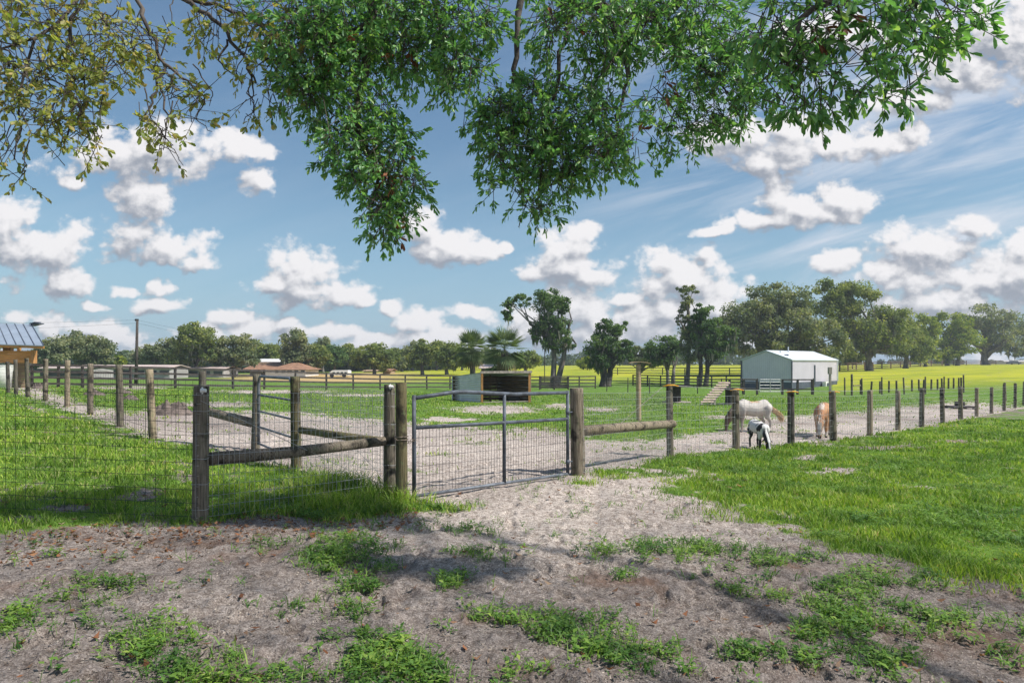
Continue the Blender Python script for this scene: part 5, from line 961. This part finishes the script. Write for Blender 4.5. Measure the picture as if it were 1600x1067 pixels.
# ================================================================ palms
M['palm'] = leaf_mat('palm_leaf', [(.08,.13,.06),(.14,.20,.09),(.22,.27,.13),(.11,.17,.07)], .25, .5, .4); M['palm_dead'] = leaf_mat('dead_palm_leaf', [(.20,.14,.08),(.30,.22,.13),(.16,.12,.07)], .15, .8, .2)
def palm(px, d, cy, r_px, label, seed):
    b = gpt(px, d); t_ = thing('palm_tree', b, label, 'palm tree', 'two cabbage palms behind the tin shelter'); c = P(px, cy, d); R = r_px*d/F; MB().tube([b+Vector((0, 0, -.1)), b.lerp(c, .4)+Vector((.1, 0, 0)), c+Vector((0, 0, -.2))], [.30, .25, .30], 12).build('trunk', M['bark'], t_, smooth=True); rg = np.random.default_rng(seed)
    for nm, num, lo, hi, mt in (('crown', 64, -1.0, 1.45, 'palm'), ('dead_fronds', 9, -1.45, -.8, 'palm_dead')):
        V = []; q = []
        for k in range(num):
            a = rg.uniform(0, 6.283); e = rg.uniform(lo, hi); dr = Vector((math.cos(a)*math.cos(e), math.sin(a)*math.cos(e), math.sin(e))); h = c+dr*R*.42; sd = dr.cross(Vector((0, 0, 1))).normalized(); n_ = dr.cross(sd); bq = len(V); w = .02
            V += [tuple(c-sd*w), tuple(c+sd*w), tuple(h+sd*w), tuple(h-sd*w)]; q.append((bq, bq+1, bq+2, bq+3))
            for s in range(15):
                an = (s/14-.5)*2.7; d2 = (dr*math.cos(an)+sd*math.sin(an)); L = R*.70*(1-.35*abs(an)/1.3); tip = h+d2*L+Vector((0, 0, -L*.10))+n_*.05; m_ = h+d2*L*.5+Vector((0, 0, -L*.05)); pw = n_*.0+d2.cross(n_)*.045; bq = len(V); V += [tuple(h), tuple(m_-pw), tuple(tip), tuple(m_+pw)]; q.append((bq, bq+1, bq+2, bq+3))
        mb = MB(); mb.v = V; mb.f = q; mb.build(nm, M[mt], t_)
palm(737, 62, 545, 33, 'left cabbage palm with brown dead fronds at its left side', 1); palm(788, 58, 545, 39, 'right cabbage palm, taller and fuller, with yellowish tips', 2)
# ================================================================ the two trees overhead
M['lf_near'] = leaf_mat('glossy_oak_leaf', [(.075,.20,.075),(.14,.33,.12),(.24,.46,.16),(.11,.27,.10),(.36,.54,.17)], .45, .38, .5); M['lf_old'] = leaf_mat('yellowing_leaf', [(.22,.30,.08),(.36,.40,.11),(.48,.46,.15),(.25,.34,.09),(.50,.38,.18),(.19,.28,.09)], .45, .5, .35); M['lf_brown'] = leaf_mat('withered_leaf', [(.20,.07,.035),(.30,.13,.07),(.12,.05,.03)], .2, .7, .2)
def leaves(B, D, L, wf=.34, fold=.18):
    """lens-shaped folded leaves at B pointing along D"""
    n = len(B); D = D/(np.linalg.norm(D, axis=1, keepdims=True)+1e-9); a = RNG.normal(size=(n, 3)); a[:, 2] += .8; S = np.cross(D, a); S /= np.linalg.norm(S, axis=1, keepdims=True)+1e-9; N = np.cross(S, D); L = L[:, None]; w = L*wf
    V = np.stack([B, B+D*L*.40+S*w*.42+N*w*fold, B+D*L*.78+S*w*.46+N*w*fold*.7, B+D*L-N*L*.06, B+D*L*.78-S*w*.46+N*w*fold*.7, B+D*L*.40-S*w*.42+N*w*fold, B+D*L*.5], 1).reshape(-1, 3); b = np.arange(n)[:, None]*7
    return V, [b+np.array([[0, 1, 2, 6]]), b+np.array([[6, 2, 3, 3]])[:, :3], b+np.array([[6, 3, 4]]), b+np.array([[0, 6, 4, 5]])]
def spray(blobs, dens, L, per, down, matname, parent, name='foliage', wf=.34, gap=.40, hang=.5, nf=1.7):
    Bs, Ds, Ls, tw = [], [], [], MB()
    for (px, py, r, d) in blobs:
        c = np.array(P(px, py, d)); R = r*d/F; nt = max(3, int(dens*R*R)); u = RNG.normal(size=(nt, 3)); u /= np.linalg.norm(u, axis=1, keepdims=True); o = c+u*R*(RNG.random((nt, 1))**.42)*np.array([1, 1.25, 1.0])
        k = fbm(o[:, 0]*nf+9, o[:, 1]*nf, o[:, 2]*nf, 71, 3) > gap; o = o[k]; u = u[k]
        for p, q in zip(o, u):
            dr = q*.8+RNG.normal(size=3)*.5+np.array([0, 0, -down]); dr /= np.linalg.norm(dr); ln = RNG.uniform(.08, .20); m = RNG.integers(per[0], per[1]); t_ = RNG.random(m)**.6; B = p+dr*ln*t_[:, None]
            a = RNG.normal(size=(m, 3)); a -= (a@dr)[:, None]*dr; a /= np.linalg.norm(a, axis=1, keepdims=True)+1e-9; D = a*(1.15-.75*t_[:, None])+dr*(.35+.8*t_[:, None])+np.array([0, 0, -.25]); Bs.append(B); Ds.append(D); Ls.append(L*RNG.uniform(.5, 1.4, m)); s = p-dr*ln*RNG.uniform(.3, 1.6); tw.tube([s, p, p+dr*ln], [.004, .003, .0015], 3, cap=False)
    V, Fs = leaves(np.concatenate(Bs), np.concatenate(Ds), np.concatenate(Ls), wf); o = mesh_np(name, V, Fs, M[matname], parent=parent); return o, tw
def limb(mb, pts, r0, r1, n=8, wig=.04):
    P_ = []; m = len(pts)
    for i in range(m-1):
        for k in range(4): f = k/4; P_.append(Vector(pts[i]).lerp(Vector(pts[i+1]), f)+Vector(RNG.normal(0, wig, 3))*(0 if i == 0 and k == 0 else 1))
    P_.append(Vector(pts[-1])); mb.tube(P_, [r0+(r1-r0)*i/(len(P_)-1) for i in range(len(P_))], n); return P_
ob = gpt(0, 1); ob = Vector((7.5, -2.2, float(gz(7.5, -2.2)))); oak = thing('oak_tree', ob, 'large oak overhead, its glossy green leaves hanging across the top of the view', 'tree')
A_ = [(470,40,70,5.6),(545,20,80,5.9),(630,20,80,6.1),(715,25,62,6.0),(760,40,32,5.9),(500,105,62,5.7),(560,90,60,6.0),(640,80,60,6.2),(700,80,46,6.1),(725,115,34,5.9),(702,142,22,5.9),(480,150,44,5.7),(540,160,50,5.9),(590,170,36,6.0),(540,205,48,5.8),(610,205,30,6.0),(530,240,34,5.8),(580,245,46,5.9),(625,235,26,5.9),(560,280,28,5.8),(615,288,46,5.9),(652,292,24,5.9),(590,325,34,5.8),(615,335,32,5.9),(600,362,22,5.8),(445,165,14,5.7)]
B_ = [(870,50,50,5.7),(930,40,70,5.9),(1010,40,80,6.0),(1090,40,70,6.1),(1130,90,50,5.8),(880,110,44,5.8),(950,110,70,5.9),(1040,120,80,6.0),(1120,140,56,5.8),(830,140,26,5.8),(780,170,32,5.8),(760,190,36,5.9),(800,200,46,5.9),(850,180,52,5.9),(910,190,60,6.0),(990,190,66,5.9),(1060,190,52,6.0),(1115,185,34,5.8),(1160,170,30,5.6),(1190,165,16,5.6),(780,235,34,5.8),(830,240,44,5.9),(880,245,44,5.9),(940,240,42,5.8),(1000,240,34,5.8),(1050,238,24,5.9),(780,288,24,5.8),(815,290,32,5.9),(860,290,38,5.9),(895,270,24,5.9),(840,322,22,5.8),(815,316,14,5.8),(1180,120,26,5.6)]
C_ = [(1215,40,56,4.4),(1290,30,70,4.3),(1370,30,64,4.4),(1440,25,56,4.5),(1500,18,36,4.5),(1230,100,42,4.4),(1290,105,60,4.4),(1355,95,52,4.3),(1415,85,42,4.4),(1470,60,26,4.4),(1240,150,24,4.4),(1290,155,24,4.4),(1335,150,28,4.3),(1375,140,26,4.4),(1425,130,16,4.4),(1415,150,10,4.4),(1455,100,14,4.4),(1528,38,12,4.4),(1225,168,12,4.4),(1260,172,12,4.4),(1180,60,24,4.5)]
f1, t1 = spray(A_, 1200, .057, (8, 14), .45, 'lf_near', oak, gap=.38); f2, t2 = spray(B_, 1250, .056, (8, 14), .4, 'lf_near', oak, gap=.38); f3, t3 = spray(C_, 980, .068, (7, 12), .4, 'lf_near', oak, gap=.36)
wb = [(1268,45,16,4.4),(975,230,14,5.9),(605,255,16,5.8),(622,372,8,5.8),(520,60,10,5.6),(640,75,12,6.),(880,40,16,5.8),(1310,12,10,4.3),(612,262,10,5.7),(1040,110,12,5.9)]
f4, t4 = spray(wb, 260, .07, (5, 9), .6, 'lf_brown', oak, name='withered_leaves', gap=.1)
mb = MB(); top = ob+Vector((-.4, .6, 3.4)); limb(mb, [ob+Vector((0, 0, -.2)), ob+Vector((-.1, .1, 1.2)), ob+Vector((-.2, .3, 2.4)), top], .46, .33, 14, .02); mb.build('trunk', M['bark'], oak, smooth=True)
mb = MB(); hub = P(1010, -150, 6.2)
limb(mb, [top, Vector((6.9, 1.6, 4.9)), Vector((6.0, 3.6, 5.9)), Vector((3.8, 5.4, 6.5)), hub], .08, .04, wig=.08); limb(mb, [hub, P(1060, 15, 6.3), P(1000, 22, 6.3), P(930, 15, 6.2), P(860, -10, 6.2)], .055, .03, wig=.02); limb(mb, [hub, P(900, -60, 6.2), P(820, -20, 6.0), P(806, 70, 5.95), P(810, 150, 5.9), P(806, 215, 5.9)], .05, .010, wig=.02)
limb(mb, [P(808, 75, 5.95), P(800, 130, 5.9), P(797, 185, 5.8)], .018, .006, wig=.01); limb(mb, [P(940, 15, 6.2), P(980, 80, 6.0), P(975, 160, 5.9), P(950, 240, 5.9)], .03, .006, wig=.02); limb(mb, [P(1000, 22, 6.3), P(1080, 90, 6.1), P(1140, 150, 5.8)], .03, .006, wig=.02); limb(mb, [P(890, 0, 6.2), P(880, 90, 6.0), P(850, 200, 5.9), P(840, 300, 5.9)], .025, .005, wig=.02)
limb(mb, [hub, P(800, -160, 6.3), P(640, -90, 6.2), P(580, 10, 6.1), P(572, 100, 6.0), P(560, 190, 5.9), P(590, 280, 5.9), P(600, 350, 5.85)], .08, .006, wig=.02); limb(mb, [P(578, 20, 6.1), P(520, 80, 5.9), P(480, 150, 5.7)], .03, .006, wig=.02); limb(mb, [P(620, -60, 6.2), P(680, 20, 6.1), P(720, 110, 5.9)], .03, .006, wig=.02)
limb(mb, [top, Vector((5.5, 1.5, 5.2)), P(1400, -120, 4.5), P(1330, -10, 4.4), P(1290, 90, 4.4)], .035, .008, wig=.02); limb(mb, [P(1400, -120, 4.5), P(1430, -10, 4.5), P(1450, 60, 4.4)], .03, .006, wig=.01); limb(mb, [P(1340, -30, 4.4), P(1250, 30, 4.4), P(1230, 110, 4.4)], .03, .006, wig=.01)
mb.build('branches', M['twig'], oak, smooth=True)
tw = MB(); 
for t_ in (t1, t2, t3, t4): tw.add(t_.v, t_.f)
tw.build('twigs', M['twig'], oak)
f5, t5 = spray([(px_, py_, r_, d_) for px_, py_, r_, d_ in [(480,-70,90,5.9),(620,-90,90,6.2),(760,-100,90,6.3),(900,-100,90,6.3),(1040,-80,90,6.3),(1160,-60,80,6.0),(1250,-80,80,4.6),(1360,-80,80,4.6),(1470,-70,70,4.6)]], 330, .07, (8, 13), .3, 'lf_near', oak, gap=.42)
mb5 = MB(); mb5.add(t5.v, t5.f); mb5.build('twigs', M['twig'], oak)
# unseen oak leaves added above and behind the viewer to shade the track evenly
nu = 7000; Bx = np.stack([RNG.uniform(-.5, 12.5, nu), RNG.uniform(-4.5, 5.0, nu), RNG.uniform(6.0, 8.6, nu)], -1); lo = CH+568/F*np.maximum(Bx[:, 1], 0)*1.1+1.0; Bx[:, 2] = np.maximum(Bx[:, 2], lo)
kx = fbm(Bx[:, 0]*.9, Bx[:, 1]*.9, Bx[:, 2]*.9, 88, 2) > .36; Bx = Bx[kx]
V, Fs = leaves(Bx, RNG.normal(size=Bx.shape)+np.array([0, 0, -.3]), RNG.uniform(.10, .17, len(Bx)), .5); mesh_np('unseen_shade_foliage', V, Fs, M['lf_near'], parent=oak)
# yellowing tree at the left
yb = Vector((-7.5, 1.0, float(gz(-7.5, 1.)))); yt = thing('yellowing_tree', yb, 'sparser tree with yellow-brown leaves and bare twigs reaching in from the upper left', 'tree')
Y_ = [(25,40,60,5.2),(90,40,66,5.4),(160,45,60,5.5),(210,70,36,5.4),(20,110,50,5.2),(70,130,60,5.3),(130,120,54,5.4),(180,110,34,5.4),(30,185,44,5.2),(80,190,44,5.3),(130,175,34,5.3),(20,240,30,5.2),(28,272,18,5.2),(95,225,30,5.3),(130,222,28,5.3),(150,200,20,5.3),(255,25,26,5.6),(235,60,24,5.5),(248,110,24,5.5),(275,150,26,5.5),(235,190,24,5.4),(255,205,26,5.4),(262,235,20,5.4),(300,165,24,5.5),(325,150,18,5.5),(310,190,16,5.5),(275,130,14,5.5),(305,60,26,5.7),(335,50,24,5.7),(330,20,24,5.7),(370,25,30,5.7),(400,45,30,5.7),(390,90,24,5.7),(385,165,18,5.6),(402,178,14,5.6),(425,60,36,5.6),(435,110,34,5.6),(420,145,22,5.6),(455,40,30,5.8),(470,90,24,5.9),(380,120,16,5.7)]
g1, u1 = spray(Y_, 560, .054, (6, 11), .35, 'lf_old', yt, wf=.46, gap=.36, nf=2.2)
mb = MB(); tp = yb+Vector((.2, .4, 3.6)); limb(mb, [yb+Vector((0, 0, -.2)), yb+Vector((.1, .1, 1.8)), tp], .30, .2, 12, .02); mb.build('trunk', M['bark'], yt, smooth=True); mb = MB(); hb = P(200, -140, 5.6)
limb(mb, [tp, Vector((-5.2, 3.2, 4.8)), hb], .14, .09); limb(mb, [hb, P(160, -40, 5.5), P(112, 30, 5.4), P(108, 100, 5.4), P(120, 170, 5.3), P(105, 215, 5.3)], .018, .006, wig=.02); limb(mb, [P(150, -20, 5.5), P(60, 60, 5.3), P(30, 150, 5.2), P(22, 250, 5.2)], .015, .005, wig=.02)
limb(mb, [hb, P(210, 0, 5.6), P(235, 50, 5.5), P(258, 105, 5.5), P(240, 150, 5.45), P(225, 190, 5.4)], .02, .006, wig=.012); limb(mb, [P(256, 100, 5.5), P(285, 120, 5.5), P(320, 155, 5.5)], .014, .004, wig=.01); limb(mb, [P(250, 130, 5.5), P(262, 180, 5.4), P(255, 235, 5.4)], .010, .003, wig=.01)
limb(mb, [hb, P(240, -25, 5.8), P(300, 8, 5.8), P(345, 40, 5.8), P(385, 90, 5.7), P(400, 130, 5.7)], .03, .008, wig=.012); limb(mb, [P(290, 2, 5.8), P(350, 10, 5.8), P(410, 40, 5.7), P(440, 100, 5.6)], .018, .007, wig=.012); limb(mb, [P(355, 62, 5.75), P(340, 95, 5.7), P(365, 120, 5.7), P(372, 125, 5.7)], .010, .003, wig=.01); limb(mb, [P(380, 85, 5.7), P(398, 135, 5.7), P(392, 165, 5.6)], .010, .003, wig=.01)
limb(mb, [P(60, 60, 5.3), P(5, 75, 5.2), P(40, 100, 5.2)], .012, .004, wig=.01)
for k in range(46):
    e = Y_[k % len(Y_)]; a = P(e[0]+RNG.uniform(-30, 30), e[1]-RNG.uniform(20, 60), e[3]); limb(mb, [a, P(e[0]+RNG.uniform(-14, 14), e[1]-5, e[3]), P(e[0]+RNG.uniform(-25, 25), e[1]+RNG.uniform(10, 30), e[3])], .006, .0025, 4, .012)
mb.add(u1.v, u1.f); mb.build('branches', M['twig'], yt, smooth=True)
# ================================================================ air
hm = bpy.data.materials.new('thin_haze'); hm.use_nodes = True; q = NT(hm.node_tree); vol = q.n('ShaderNodeVolumePrincipled'); vol.inputs['Color'].default_value = (.80, .88, 1, 1); vol.inputs['Density'].default_value = .0005; vol.inputs['Anisotropy'].default_value = .2
q.l(vol.outputs[0], q.n('ShaderNodeOutputMaterial').inputs['Volume']); hb_ = MB().box((0, 350, 10), (2400, 1500, 30)).build('haze', hm); tag(hb_, 'thin summer haze over the far fields', 'haze', kind='stuff')
